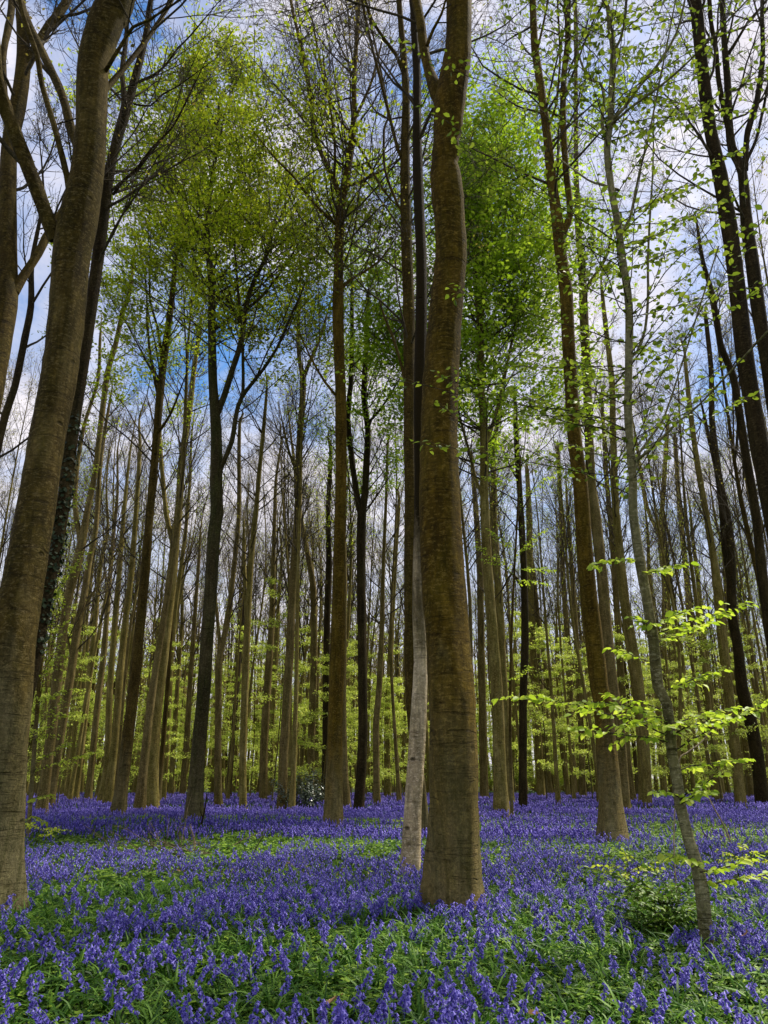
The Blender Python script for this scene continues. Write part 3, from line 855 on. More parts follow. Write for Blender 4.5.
traced_tree(BT, 'large brown trunk with flared foot right of centre, splitting into two stems high up', TR, GN, 'olive',
            [(613, 840, 27), (611, 804, 22.5), (607, 754, 20.5), (603, 704, 18.5), (599, 687, 18), (593.5, 637, 17.5), (587, 575, 16.5), (582, 512, 15), (580, 481, 14.5), (574, 431, 13.5), (568, 331, 13), (566, 293, 12.8), (561, 256, 12), (558, 225, 12), (551, 175, 9.5), (546, 125, 8.5), (541, 87, 8.2), (535, 50, 7.5), (532.5, 0, 7)],
            H=32, seed=27, sides=16, limbs=[[.8, (560, 238, 8), (570, 215, 6.5), (566, 170, 6.5), (563, 120, 6.2), (564, 75, 6), (568, 37, 6), (566, -5, 6)],
                                  [-.7, (547, 130, 2.5), (556, 105, 2.5), (560, 60, 2.2), (558, 10, 2)],
                                  [-.7, (536, 55, 2.5), (542, 30, 2.2), (548, 0, 2)]],
            crown0=0.55, nb=20, leaf='leaf_green', leaves=1500, flare=0.8)
traced_tree(BT, 'darker trunk standing tight behind the large flared one on the right', TR, GM, 'brown',
            [(626, 811, 11), (625, 804, 10.5), (619, 729, 11.5), (613, 687, 11), (607, 637, 12), (602, 575, 11.5), (595, 512, 10.5), (591, 481, 9.5), (587, 381, 9), (584, 318, 9), (582, 270, 8), (578, 225, 6.5), (576, 160, 5), (576, 90, 4), (575, 0, 3)],
            H=34, seed=28, limbs=[[-.7, (583, 296, 4), (591, 281, 4), (599, 270, 3.5), (608, 252, 3), (612, 230, 2.5)]], crown0=0.45, nb=26, leaf='leaf_green', leaves=1500)
traced_tree(BT, 'slanting brown beech, first trunk right of the big pair', TR, GF, 'brown',
            [(632, 801, 8), (627, 754, 7.5), (621, 675, 7), (617, 612, 6.5), (612, 540, 5.5), (606, 470, 4.5), (602, 400, 3)], H=29, seed=29, crown0=0.4, nb=18, leaf='leaf_bud', leaves=600)
traced_tree(BT, 'straight olive beech between the big pair and the wavy thin tree', TR, GM, 'olive',
            [(647, 806, 10), (646, 762, 9.5), (642, 712, 9.5), (636, 662, 9), (627, 612, 8.5), (622, 570, 8), (616, 512, 7.5), (613, 431, 6.5), (612, 381, 6), (606, 331, 5), (602, 290, 3.5)], H=30, seed=30, crown0=0.45, nb=20, leaf='leaf_bud', leaves=800)
traced_tree(BT, 'beech with a wide V fork just right of the wavy thin tree', TR, GM, 'grey',
            [(689, 789, 9), (686, 762, 8.5), (681, 712, 8.5), (675, 662, 7.5), (668, 617, 7.5), (665, 575, 7.5), (661, 537, 7), (662, 512, 5), (665, 465, 4.5), (668, 420, 3.5)], H=34, seed=31,
            limbs=[[.8, (661, 540, 5.5), (655, 526, 4.5), (648, 510, 4), (642, 480, 3.5), (636, 440, 3)]], crown0=0.35, nb=22, leaf='leaf_bud', leaves=900)
traced_tree(BT, 'slim straight trunk between the V-forked beech and the wide one near the right edge', TR, GF, 'brown',
            [(712, 790, 8), (705, 752, 7.5), (698, 700, 7.5), (693, 650, 7), (690, 612, 6), (685, 562, 5.5), (679, 500, 5), (675, 440, 4)], H=33, seed=32, crown0=0.35, nb=20, leaf='leaf_bud', leaves=800)
traced_tree(BT, 'wide reddish-brown trunk behind the leafy sprays near the right edge', TR, GM, 'olive',
            [(741, 804, 10), (736, 752, 10), (731, 712, 10), (725, 662, 9.5), (720, 617, 9), (716, 575, 8), (708, 524, 6.5), (698, 468, 5.5), (692, 425, 5), (686, 370, 4)], H=31, seed=33, crown0=0.42, nb=22, leaf='leaf_bud', leaves=900)
traced_tree(BT, 'nearly black trunk with a close fork, last whole trunk before the right edge', TR, GM, 'dark',
            [(762, 803, 13), (757, 755, 12.5), (749, 715, 12), (743, 692, 11.5), (738, 650, 10), (732, 612, 9.5), (731, 562, 9), (728, 524, 8), (721, 490, 7), (715, 450, 6.5), (712, 418, 6), (711, 368, 5), (706, 320, 4)], H=31, seed=34,
            limbs=[[.6, (731, 590, 6), (725, 550, 6), (721, 505, 5.5), (716, 470, 4.5), (705, 420, 3.5)]], crown0=0.42, nb=22, leaf='leaf_bud', leaves=900)
traced_tree(BT, 'dark curving beech leaving the frame at the right edge halfway up', TR, GM, 'dark',
            [(797, 812, 13), (780, 700, 11.5), (767, 612, 10), (761, 562, 9.5), (755, 506, 8.5), (748, 468, 8), (740, 418, 7.5), (733, 376, 7), (721, 346, 6.5), (717, 322, 6), (712, 293, 5), (703, 262, 4), (698, 230, 3)], H=27, seed=35, crown0=0.45, nb=18, leaf='leaf_bud', leaves=800)
traced_tree(BT, 'big dark trunk slanting out through the upper right corner, stout and single', TR, GN, 'dark',
            [(838, 850, 27), (812, 700, 22), (786, 580, 19), (761, 456, 17), (753, 406, 16.5), (745, 356, 16.5), (739, 306, 16), (734, 262, 15.5), (729, 225, 15), (720, 175, 14), (710, 128, 12), (702, 64, 11.5), (695, 0, 11.5)],
            H=30, seed=36, sides=14, crown0=0.6, nb=14, leaf='leaf_green', leaves=500)
traced_tree(BT, 'many-forked dark beech at the upper right corner, right of the stout slanting trunk', TR, GM, 'dark',
            [(848, 838, 17), (820, 690, 15), (790, 510, 14), (766, 356, 13), (758, 306, 13), (752, 262, 12.5), (747, 225, 12), (742, 172, 9), (732, 148, 8.5), (729, 120, 7.5), (727, 75, 6.5), (725, 50, 6), (722, 0, 5.5)],
            H=32, seed=37, limbs=[[.8, (745, 170, 7), (746, 150, 6), (748, 130, 6), (756, 105, 6), (761, 75, 5.5), (763, 50, 5), (762, 22, 4.5), (762, -5, 4)],
                                  [-.8, (731, 142, 6), (722, 100, 5.5), (718, 75, 5), (716, 50, 5), (711, 22, 4.5), (709, -5, 4.5)],
                                  [-.8, (728, 54, 3.5), (736, 42, 3), (748, 22, 2.5), (762, 6, 2)],
                                  [.8, (747, 160, 3.5), (756, 140, 3), (763, 110, 2.8), (768, 85, 2.5)]], crown0=0.55, nb=16, leaf='leaf_green', leaves=500)
# slim trunks farther back, each in its own gap
for k, (lab, pts, bk) in enumerate([
    ('thin trunk in the gap left of the straight reddish-brown beech', [(107, 805, 9), (114, 750, 8), (120, 675, 7.5), (125, 625, 7), (131, 575, 6), (136, 512, 5), (140, 450, 3.5)], 'olive'),
    ('straight thin trunk second to the left of the reddish-brown beech', [(100, 803, 8), (107, 762, 7), (110, 687, 6.5), (116, 612, 6), (121, 550, 5), (125, 500, 4)], 'grey'),
    ('leaning thin trunk nearest right of the two left-hand leaning beeches', [(66, 792, 6), (75, 729, 5.5), (82, 690, 5), (90, 630, 4)], 'brown'),
    ('thin leaning olive trunk in the middle of the left-hand gap behind the leafy sprays', [(74, 800, 8), (82, 741, 7), (88, 690, 6), (95, 625, 5), (100, 570, 4)], 'olive'),
    ('shadowed slim trunk left of the straight thin pair in the left gap', [(88, 800, 7), (97, 710, 6.5), (104, 650, 6), (108, 600, 5), (113, 540, 4)], 'brown'),
    ('slim trunk close right of the knot-holed grey beech', [(163, 800, 6.5), (167, 740, 6), (170, 675, 6), (175, 612, 5), (179, 582, 4.5), (185, 537, 4), (190, 480, 3)], 'grey'),
    ('pencil-thin trunk midway between the knot-holed beech and the dark crowned trunk', [(171, 796, 5.5), (173, 750, 5), (177, 690, 4.5), (182, 620, 3.5)], 'olive'),
    ('thin trunk touching the left side of the dark crowned trunk', [(182, 796, 6), (187, 735, 6), (191, 670, 5), (196, 600, 4), (199, 560, 3)], 'brown'),
    ('thin trunk between the two narrow beeches right of the dark crowned trunk', [(229, 797, 5.5), (231, 762, 5), (236, 700, 5), (241, 630, 4)], 'dark'),
    ('brown fork-topped trunk with fresh leaves round its waist, left of the slender bent beech', [(263, 801, 8.5), (264, 750, 8), (268, 675, 7.5), (271, 637, 6.5), (273, 575, 5), (274, 537, 4), (276, 480, 3)], 'brown'),
    ('very slim trunk just left of the slender bent beech', [(270, 796, 5.5), (272, 720, 5), (276, 650, 4), (279, 590, 3)], 'olive'),
    ('brown trunk with a forked top in the gap left of the tall straight olive trunk', [(310, 800, 8), (311, 750, 7.5), (314, 662, 7), (313, 587, 6.5), (306, 545, 5), (298, 500, 4), (294, 460, 3)], 'brown'),
    ('darker of the twin trunks pressed against the left side of the tall straight olive trunk', [(325, 802, 8), (326, 750, 7.5), (327, 625, 7), (329, 562, 6), (328, 512, 5), (331, 450, 4)], 'dark'),
    ('thin trunk in shadow left of the brown trunk and pale-barked tree', [(388, 797, 6.5), (387, 729, 6), (390, 660, 5.5), (394, 580, 4.5), (399, 500, 3.5)], 'olive'),
    ('slim trunk at the left side of the large flared beech on the right', [(583, 798, 6.5), (581, 729, 6), (578, 660, 5.5), (573, 590, 4.5), (569, 530, 3.5)], 'brown'),
    ('thin trunk showing between the wavy thin tree and the V-forked beech', [(664, 796, 6.5), (659, 720, 6), (655, 650, 5), (649, 570, 4)], 'grey'),
    ('shadowy slim trunk left of the nearly black forked trunk', [(752, 797, 7), (744, 730, 6.5), (735, 660, 5.5), (726, 590, 4.5)], 'brown'),
    ('slim trunk right of the slim straight one, in front of the bright gap', [(722, 795, 6.5), (715, 740, 6), (706, 660, 5.5), (699, 590, 4.5), (693, 540, 3.5)], 'olive'),
]):
    traced_tree(BT, lab, TR, GF, bk, pts, H=26 + (k * 7) % 6, seed=60 + k, sides=8, crown0=0.42, nb=15, leaf='leaf_bud', leaves=450, fine=False, wander=0.2)

# ---------------------------------------------------------------- leafy sprays (flat fans of spring leaves)
def spray(tw, lf, pa, pb, half, size, g, gap=0.8, r=0.006, droop=0.06, tilt=0.6, sag=0.0, thin=1.0):
    """a main twig from pa to pb with side twigs in a near-level fan; leaves sit along all of them"""
    pa, pb = np.asarray(pa, float), np.asarray(pb, float)
    Ln = np.linalg.norm(pb - pa)
    a = (pb - pa) / Ln
    k = max(5, int(Ln / 0.2))
    t = np.linspace(0, 1, k + 1)
    C = pa + (pb - pa) * t[:, None] + UP * (sag * Ln * (t * (1 - t)))[:, None] + np.cumsum(g.normal(size=(k + 1, 3)) * 0.012 * Ln ** 0.5, 0) * np.array([1, 1, 0.8])
    C[0] = pa
    tw.add(*tubes(C[None], (r * (1 - 0.75 * t) + 0.0015)[None], 5))
    b = nrm(np.cross(UP, a) + 0.10 * g.normal(size=3))
    ns = max(3, int(Ln / 0.16))
    ts = np.sort(g.uniform(0.12, 0.98, ns))
    lines = [(C, 1.0)]
    sd = 1
    p0, d0, l0 = [], [], []
    for x in ts:
        i = min(k - 1, int(x * k))
        p = C[i] + (C[i + 1] - C[i]) * (x * k - i)
        ang = g.uniform(0.6, 1.05)
        d = a * math.cos(ang) + sd * b * math.sin(ang) + UP * g.normal() * 0.07
        sd = -sd
        p0.append(p)
        d0.append(d)
        l0.append(half * g.uniform(0.5, 1.1) * (1.05 - 0.65 * x))
    S, rs = grow(np.array(p0), np.array(d0), np.array(l0), np.full(ns, r * 0.45), np.full(ns, 0.0013), 4, -droop, 0.10, g)
    tw.add(*tubes(S, rs, 4))
    LP, LA = [], []
    for line in [C] + list(S):
        n = max(2, int(np.linalg.norm(line[-1] - line[0]) / (size * gap) * thin))
        x = np.clip((np.arange(n) + g.uniform(0.2, 0.9, n)) / n, 0, 1) * (len(line) - 1)
        i = np.minimum(x.astype(int), len(line) - 2)
        p = line[i] + (line[i + 1] - line[i]) * (x - i)[:, None]
        d = nrm(line[i + 1] - line[i])
        lat = nrm(np.cross(UP, d))
        sgn = np.where(np.arange(n) % 2 == 0, 1.0, -1.0)[:, None]
        LP.append(p)
        LA.append(d * 0.7 + lat * sgn * 0.8 - UP * (0.15 + 0.25 * g.random((n, 1))) + 0.25 * g.normal(size=(n, 3)))
    LP, LA = np.concatenate(LP), np.concatenate(LA)
    V, Q, T = leaf_blades(LP, LA, UP + tilt * g.normal(size=LP.shape), size * g.uniform(0.6, 1.2, len(LP)))
    lf.add(V, Q, T)


def sprays(specs, base, parent, leafmat, g, woodmat='twig'):
    for sp in specs:
        tw, lf = MB(), MB()
        pa, pb = np.asarray(sp['a']) - base, np.asarray(sp['b']) - base
        spray(tw, lf, pa, pb, sp['half'], sp['size'], g, sp.get('gap', 0.8), sp.get('r', 0.006), sp.get('droop', 0.06), sp.get('tilt', 0.6), sp.get('sag', 0.0), sp.get('thin', 1.0))
        o = tw.obj('branch', M[woodmat], parent)
        lf.obj('leaves', M[leafmat], o)


# ---- the wavy thin tree at right, with its low bright sprays and the loose leaves high above
g = np.random.default_rng(77)
wavy, wb, wl = traced_tree('young_beech', 'thin wavy young beech right of centre, slender stem with bright low leaf sprays', 'young tree', None, 'sapling',
                           [(706, 938, 13), (702, 891, 13), (697, 866, 12), (689, 841, 11), (680, 804, 11), (677, 779, 11), (672, 754, 10.5), (667, 704, 10.5), (658, 687, 11), (653, 637, 10.5), (647, 600, 9.5), (640, 562, 9.5), (633, 512, 8.5), (633, 481, 8), (630, 443, 8), (628, 406, 8), (629, 356, 8), (629, 306, 8), (626, 281, 7.5), (622, 256, 7.2), (618, 225, 7), (611, 187, 6.7), (607, 150, 6.5), (610, 125, 6.5), (612, 87, 6.5), (613.5, 50, 6), (610, 30, 5), (608, 8, 4.2), (601, -8, 3)],
                           H=17, sides=14, seed=50, crown0=0.97, nb=0, flare=0.25, lumps=0.06, wander=0.12,
                           limbs=[[-.8, (633, 462, 4), (640, 458, 3.2), (660, 440, 2.8), (680, 420, 2.4), (700, 404, 2)], [.4, (629, 358, 4), (637, 352, 3), (645, 330, 2.8), (648, 298, 2.6), (648, 256, 2.4), (651, 200, 2), (653, 165, 1.6)],
                                  [-.6, (610, 122, 4), (624, 108, 3), (640, 86, 2.8), (660, 62, 2.5), (676, 34, 2.3), (684, 4, 2)], [-.9, (608, 128, 3), (630, 108, 2.6), (655, 90, 2.3), (690, 60, 1.8)],
                                  [.5, (608, 148, 4), (602, 122, 3.5), (604, 100, 3), (601, 84, 3), (588, 78, 2.4), (578, 52, 2), (577, 20, 1.8)], [-.4, (613, 54, 3), (620, 40, 2.5), (625, 20, 2), (627, -5, 1.8)],
                                  [.5, (618, 190, 3), (600, 184, 2.4), (588, 180, 2)], [-.5, (622, 232, 3), (630, 218, 2.5), (640, 170, 2.3), (650, 130, 2)],
                                  [-.3, (632, 490, 3), (640, 452, 2.6), (660, 425, 2.2), (672, 395, 1.8)]])
wY = wb[1]


def W(x, y, dy=0.0):
    return at(x, y, wY + dy)[0]


SP = []


def sp(x0, y0, x1, y1, dy, half, size, d0=0.0, **k):
    SP.append(dict(a=W(x0, y0, d0), b=W(x1, y1, dy), half=half, size=size, **k))


# low bright layers, nearly level, that the photo shows at y 600 to 880
for q in [(656, 634, 762, 604, -0.6, .34, .09, .12), (655, 630, 628, 618, -.4, .22, .09, .1), (657, 642, 720, 622, .4, .3, .09, .1), (655, 625, 700, 606, -.9, .26, .09, .05),
          (667, 722, 572, 704, -0.8, .32, .092, .22), (667, 712, 600, 692, .3, .28, .09, .2), (668, 742, 574, 728, -.3, .34, .092, .15), (668, 736, 486, 708, -0.2, .36, .09, .16), (667, 728, 610, 722, -1.0, .3, .092, .1),
          (673, 752, 768, 700, -0.5, .34, .092, .1), (670, 724, 742, 706, .5, .3, .09, .12), (672, 735, 764, 716, -.8, .34, .092, .1), (668, 690, 735, 668, .3, .26, .088, .12), (676, 772, 748, 760, .5, .3, .088, .08),
          (680, 800, 722, 776, -.6, .2, .09, .2), (679, 797, 658, 793, -.5, .15, .085, .1), (682, 803, 716, 792, -.9, .2, .092, .1), (660, 668, 606, 652, .5, .24, .085, .12), (640, 562, 592, 574, -.8, .22, .085, .1), (642, 575, 690, 560, -.8, .22, .085, .1),
          (700, 872, 784, 850, -.4, .34, .092, -.2), (700, 866, 666, 858, -.5, .2, .085, .15), (702, 880, 770, 866, .3, .26, .085, -.1)]:
    sp(q[0], q[1], q[2], q[3], q[4], q[5], q[6], gap=0.42, sag=q[7], droop=0.02, r=0.007)
NLOW = len(SP)
# looser, single leaves up the stem
for i in range(112):
    y0 = g.uniform(15, 540)
    L_ = wl[0]
    ys = []
    # a point of the stem at that height in the picture
    j = g.integers(int(len(L_) * 0.30), int(len(L_) * 0.86))
    p = L_[j, :3]
    az = g.uniform(0, 6.283)
    ln = g.uniform(1.0, 3.4)
    e = p + np.array([math.cos(az) * ln * 1.05, math.sin(az) * ln * 0.7, g.uniform(0.15, 0.75) * ln])
    SP.append(dict(a=p, b=e, half=g.uniform(0.35, 0.7), size=0.088, gap=1.0, thin=0.75, tilt=0.8, r=0.006, droop=0.02))
sprays(SP[:NLOW], wb, wavy, 'leaf_bright', g)
sprays(SP[NLOW:], wb, wavy, 'leaf_high_shaded', g)

# ---- leafy bush round the foot of the wavy tree
bp = on_ground(668, 925)
bp[2] = float(ground_z(bp[0], bp[1]))
bush = empty('leafy_bush', bp, 'low green leafy bush growing in the bluebells against the foot of the thin wavy tree', 'bush')
BS = []
for i in range(60):
    az = g.uniform(0, 6.283)
    ln = g.uniform(0.3, 0.72)
    a = bp + np.array([g.normal() * 0.08, g.normal() * 0.08, g.uniform(0.05, 0.42)])
    BS.append(dict(a=a, b=a + np.array([math.cos(az) * ln, math.sin(az) * ln * 0.8, g.uniform(0.05, 0.32)]), half=0.24, size=0.062, gap=0.5, r=0.003, sag=0.25))
sprays(BS, bp, bush, 'leaf_bush', g)

# ---- young leafy beech behind the leaning beech at left: level sprays, one above the other
f = on_ground(30, 838)
f[2] = float(ground_z(f[0], f[1]))
yb, ybb, ybl = traced_tree('young_beech', 'young beech with level bright sprays, close right of the massive leaning beech', 'young tree', None, 'grey',
                           [(28, 838, 5), (32, 780, 4.5), (38, 700, 4), (44, 620, 3.5), (52, 540, 2.5)], H=10.5, sides=8, seed=51, crown0=0.97, nb=0, flare=0.1, wander=0.1)
ybY = ybb[1]
YS = []
for (x0, y0, x1, y1, dy) in [(34, 770, 96, 754, -.8), (33, 765, 72, 742, .8), (35, 740, 66, 715, -.9), (36, 730, 60, 700, .9), (37, 705, 64, 690, -1), (38, 690, 55, 655, .8), (39, 680, 62, 640, -1), (40, 660, 66, 622, .7),
                             (43, 640, 68, 600, -1), (44, 620, 76, 562, .5), (47, 600, 84, 552, -.9), (49, 570, 70, 540, .9), (52, 550, 96, 463, -1.2), (50, 560, 30, 445, .5), (30, 800, 50, 795, -.6), (30, 815, 42, 822, -.5),
                             (36, 740, 10, 715, .9), (38, 700, 15, 660, -.6), (40, 650, 20, 600, .7)]:
    YS.append(dict(a=at(x0, y0, ybY)[0], b=at(x1, y1, ybY + dy)[0], half=0.62, size=0.10, gap=0.62, r=0.008, sag=0.1))
sprays(YS, ybb, yb, 'leaf_yellow', g)

# ---- a spray of fresh leaves in front of the green-crowned beech and the black trunk
f2, f2b, f2l = traced_tree('young_beech', 'slim young beech beside the green-crowned beech with two flat sprays of fresh leaves', 'young tree', None, 'brown',
                           [(512, 818, 3.5), (510, 720, 3), (512, 620, 2.6), (516, 540, 2.2), (520, 470, 1.8)], H=11.5, sides=7, seed=52, crown0=0.97, nb=0, flare=0.1, wander=0.1)
FS = []
for (x0, y0, x1, y1, dy) in [(513, 575, 474, 545, -1), (514, 570, 560, 570, -1.2), (513, 560, 540, 530, .8), (515, 550, 490, 532, .9), (514, 580, 545, 585, .3), (518, 500, 560, 470, -1), (518, 490, 480, 475, .8), (520, 470, 545, 440, -.8), (520, 470, 500, 430, .7), (511, 680, 530, 668, -.8)]:
    FS.append(dict(a=at(x0, y0, f2b[1])[0], b=at(x1, y1, f2b[1] + dy)[0], half=0.75, size=0.12, gap=0.6, r=0.008, sag=0.08))
sprays(FS, f2b, f2, 'leaf_bright', g)

# ---------------------------------------------------------------- more trunks deep in the wood (copies of a few grown trees)
def filler(seed, H, r, bend, leafk, nleaf):
    g = np.random.default_rng(seed)
    k = 16
    z = np.linspace(-0.3, H, k)
    u = np.clip(z / H, 0, 1)
    ph = g.uniform(0, 6.28, 4)
    C = np.stack([bend * (np.sin(u * 5 + ph[0]) * 0.5 + np.sin(u * 11 + ph[1]) * 0.18), bend * (np.sin(u * 4 + ph[2]) * 0.5 + np.sin(u * 9 + ph[3]) * 0.18), z], -1)
    C[:, :2] -= C[0, :2]
    rad = np.maximum(0.015, r * (1 - u) ** 0.75 * (1 + 0.35 * np.exp(-z / 0.5)))
    tm, bm, cm = MB(), MB(), MB()
    tm.add(*tubes(C[None], rad[None], 8, 1 + 0.05 * g.normal(size=(1, k, 8))))
    # one or two steep prongs
    for j in range(g.integers(1, 3)):
        i = g.integers(6, 11)
        az = g.uniform(0, 6.28)
        A, ra = grow(C[i][None], np.array([[math.cos(az) * 0.35, math.sin(az) * 0.35, 1.0]]), np.array([H * 0.42]), np.array([rad[i] * 0.6]), np.array([0.012]), 8, 0.06, 0.06, g)
        bm.add(*tubes(A, ra, 6))
        if j == 0:
            PA, PR = A, ra
    nb = 22
    t = g.uniform(0.42, 0.97, nb)
    i = np.minimum((t * (k - 1)).astype(int), k - 2)
    fz = (t * (k - 1) - i)[:, None]
    p0 = C[i] * (1 - fz) + C[i + 1] * fz
    az, el = g.uniform(0, 6.28, nb), g.uniform(0.6, 1.15, nb)
    d0 = np.stack([np.cos(az) * np.cos(el), np.sin(az) * np.cos(el), np.sin(el)], -1)
    A, ra = grow(p0, d0, H * g.uniform(0.09, 0.2, nb) * (1.25 - 0.7 * t), np.minimum(rad[i] * 0.4, 0.05), np.full(nb, 0.010), 5, 0.08, 0.10, g)
    bm.add(*tubes(A, ra, 4))
    A2, ra2 = kids(PA, PR, 7, 0.2, 0.95, (0.4, 0.9), (0.15, 0.4), 0.4, 0.012, 5, 0.08, 0.1, g, 0.8)
    bm.add(*tubes(A2, ra2, 4))
    for AA, rr in ((A, ra), (A2, ra2)):
        B, rb = kids(AA, rr, 6, 0.15, 1.0, (0.4, 1.0), (0.35, 0.65), 0.6, 0.0075, 3, 0.08, 0.14, g, 0.5)
        bm.add(*tubes(B, rb, 3))
        D, rd = kids(B, rb, 4, 0.2, 1.0, (0.4, 1.0), (0.4, 0.8), 0.8, 0.0055, 2, 0.05, 0.16, g, 0.35)
        bm.add(*tubes(D, rd, 3))
        pool = np.concatenate([D[:, -1], D[:, 1], B[:, -1]])
        n = int(nleaf * len(AA) / (len(A) + len(A2)))
        P = pool[g.integers(0, len(pool), n)] + g.normal(size=(n, 3)) * 0.2
        V, Q = leaf_quads(P, UP + 0.7 * g.normal(size=(n, 3)), 0.13 * g.uniform(0.6, 1.3, n), g)
        cm.add(V, Q)
    return tm.mesh('trunk', M[['far_olive_lit', 'far_brown_lit', 'far_olive_lit', 'brown', 'far_brown_lit', 'far_olive_lit', 'far_olive_lit', 'far_brown_lit'][seed % 8]]), bm.mesh('branches', M['twig']), cm.mesh('crown', M[leafk])


FILL = [filler(200 + i, 27 + (i * 5) % 8, 0.165 + 0.025 * (i % 4), 0.5 + 0.35 * (i % 3), ['leaf_bud', 'leaf_bud', 'leaf_crown', 'leaf_bud', 'leaf_bud'][i % 5], [900, 1500, 2200, 700, 1300][i % 5]) for i in range(10)]

SECTORS = [(-1e9, 105, 'slim far trunk deep behind, between the leaning beech at left and the reddish-brown one', 'far trunks behind the left gap'),
           (105, 200, 'slim far trunk deep behind, between the reddish-brown beech and the dark crowned trunk', 'far trunks left of the dark crowned trunk'),
           (200, 335, 'slim far trunk deep behind, between the dark crowned trunk and the tall olive one', 'far trunks left of the tall straight trunk'),
           (335, 450, 'slim far trunk deep behind, between the tall olive trunk and the thick centre beech', 'far trunks left of the centre beech'),
           (450, 600, 'slim far trunk deep behind, between the thick centre beech and the big right-hand pair', 'far trunks right of the centre beech'),
           (600, 690, 'slim far trunk deep behind, between the big right-hand pair and the V-forked beech', 'far trunks behind the wavy thin tree'),
           (690, 1e9, 'slim far trunk deep behind the bright leaf sprays near the right edge', 'far trunks near the right edge')]


def px_of(x, y, z):
    d = np.array([x, y, z - CAMZ])
    u, w = d[0], d[1] * math.cos(PITCH) + d[2] * math.sin(PITCH)
    return 384 + F * u / w


g = np.random.default_rng(321)
feet = list(TREE_FEET)
placed = 0
tries = 0
while placed < 232 and tries < 20000:
    tries += 1
    y = math.sqrt(g.uniform(33 ** 2, 98 ** 2))
    x = g.uniform(-1, 1) * (0.56 * y + 2)
    if any((x - a) ** 2 + (y - b_) ** 2 < (2.1 if y < 60 else 2.6) ** 2 for a, b_, _ in feet):
        continue
    xp = px_of(x, y, 0.2)
    if y < 47 and any(abs(xp - px_of(a, b_, .2)) < 9 for a, b_, _ in TREE_FEET):
        continue
    feet.append((x, y, 0.2))
    tm, bmh, cmh = FILL[g.integers(0, len(FILL))]
    s = next(q for q in SECTORS if q[0] <= xp < q[1])
    root = empty(BT, (x, y, float(ground_z(x, y))), s[2], TR, s[3])
    root.rotation_euler = (g.normal() * 0.018, g.normal() * 0.018, g.uniform(0, 6.28))
    w = g.uniform(0.5, 0.95)
    root.scale = (w, w, g.uniform(0.88, 1.1))
    for nm, me in (('trunk', tm), ('branches', bmh), ('crown', cmh)):
        o = bpy.data.objects.new(nm, me)
        col.objects.link(o)
        o.parent = root
    placed += 1


# ---------------------------------------------------------------- young trees in fresh leaf under the tall ones
def understory(seed, H, nl):
    g = np.random.default_rng(seed)
    k = 10
    z = np.linspace(-0.1, H, k)
    u = np.clip(z / H, 0, 1)
    C = np.stack([0.35 * np.sin(u * 3 + seed), 0.35 * np.cos(u * 2.6 + seed * 2), z], -1)
    C[:, :2] -= C[0, :2]
    rad = np.maximum(0.01, 0.045 * (1 - u))
    tm, lf = MB(), MB()
    tm.add(*tubes(C[None], rad[None], 6))
    nb = 26
    t = np.sort(g.uniform(0.14, 0.98, nb))
    i = np.minimum((t * (k - 1)).astype(int), k - 2)
    fz = (t * (k - 1) - i)[:, None]
    p0 = C[i] * (1 - fz) + C[i + 1] * fz
    az, el = g.uniform(0, 6.28, nb), g.uniform(0.0, 0.4, nb)
    d0 = np.stack([np.cos(az) * np.cos(el), np.sin(az) * np.cos(el), np.sin(el)], -1)
    A, ra = grow(p0, d0, H * g.uniform(0.14, 0.30, nb) * (1.15 - 0.75 * t), np.full(nb, 0.014), np.full(nb, 0.005), 5, -0.01, 0.07, g)
    tm.add(*tubes(A, ra, 3))
    B, rb = kids(A, ra, 6, 0.2, 1.0, (0.5, 1.0), (0.3, 0.55), 0.6, 0.004, 3, -0.02, 0.08, g, 0.4)
    B[:, :, 2] = B[:, :1, 2] + (B[:, :, 2] - B[:, :1, 2]) * 0.3
    tm.add(*tubes(B, rb, 3))
    pool = np.concatenate([A[:, 2:].reshape(-1, 3), B.reshape(-1, 3), B[:, 1:].reshape(-1, 3)])
    P = pool[g.integers(0, len(pool), nl)] + g.normal(size=(nl, 3)) * np.array([0.16, 0.16, 0.045])
    V, Q = leaf_quads(P, UP + 0.38 * g.normal(size=(nl, 3)), 0.098 * g.uniform(0.6, 1.3, nl), g, 0.75)
    lf.add(V, Q)
    return tm.mesh('stem', M['brown']), lf.mesh('leaves', M['leaf_far'])


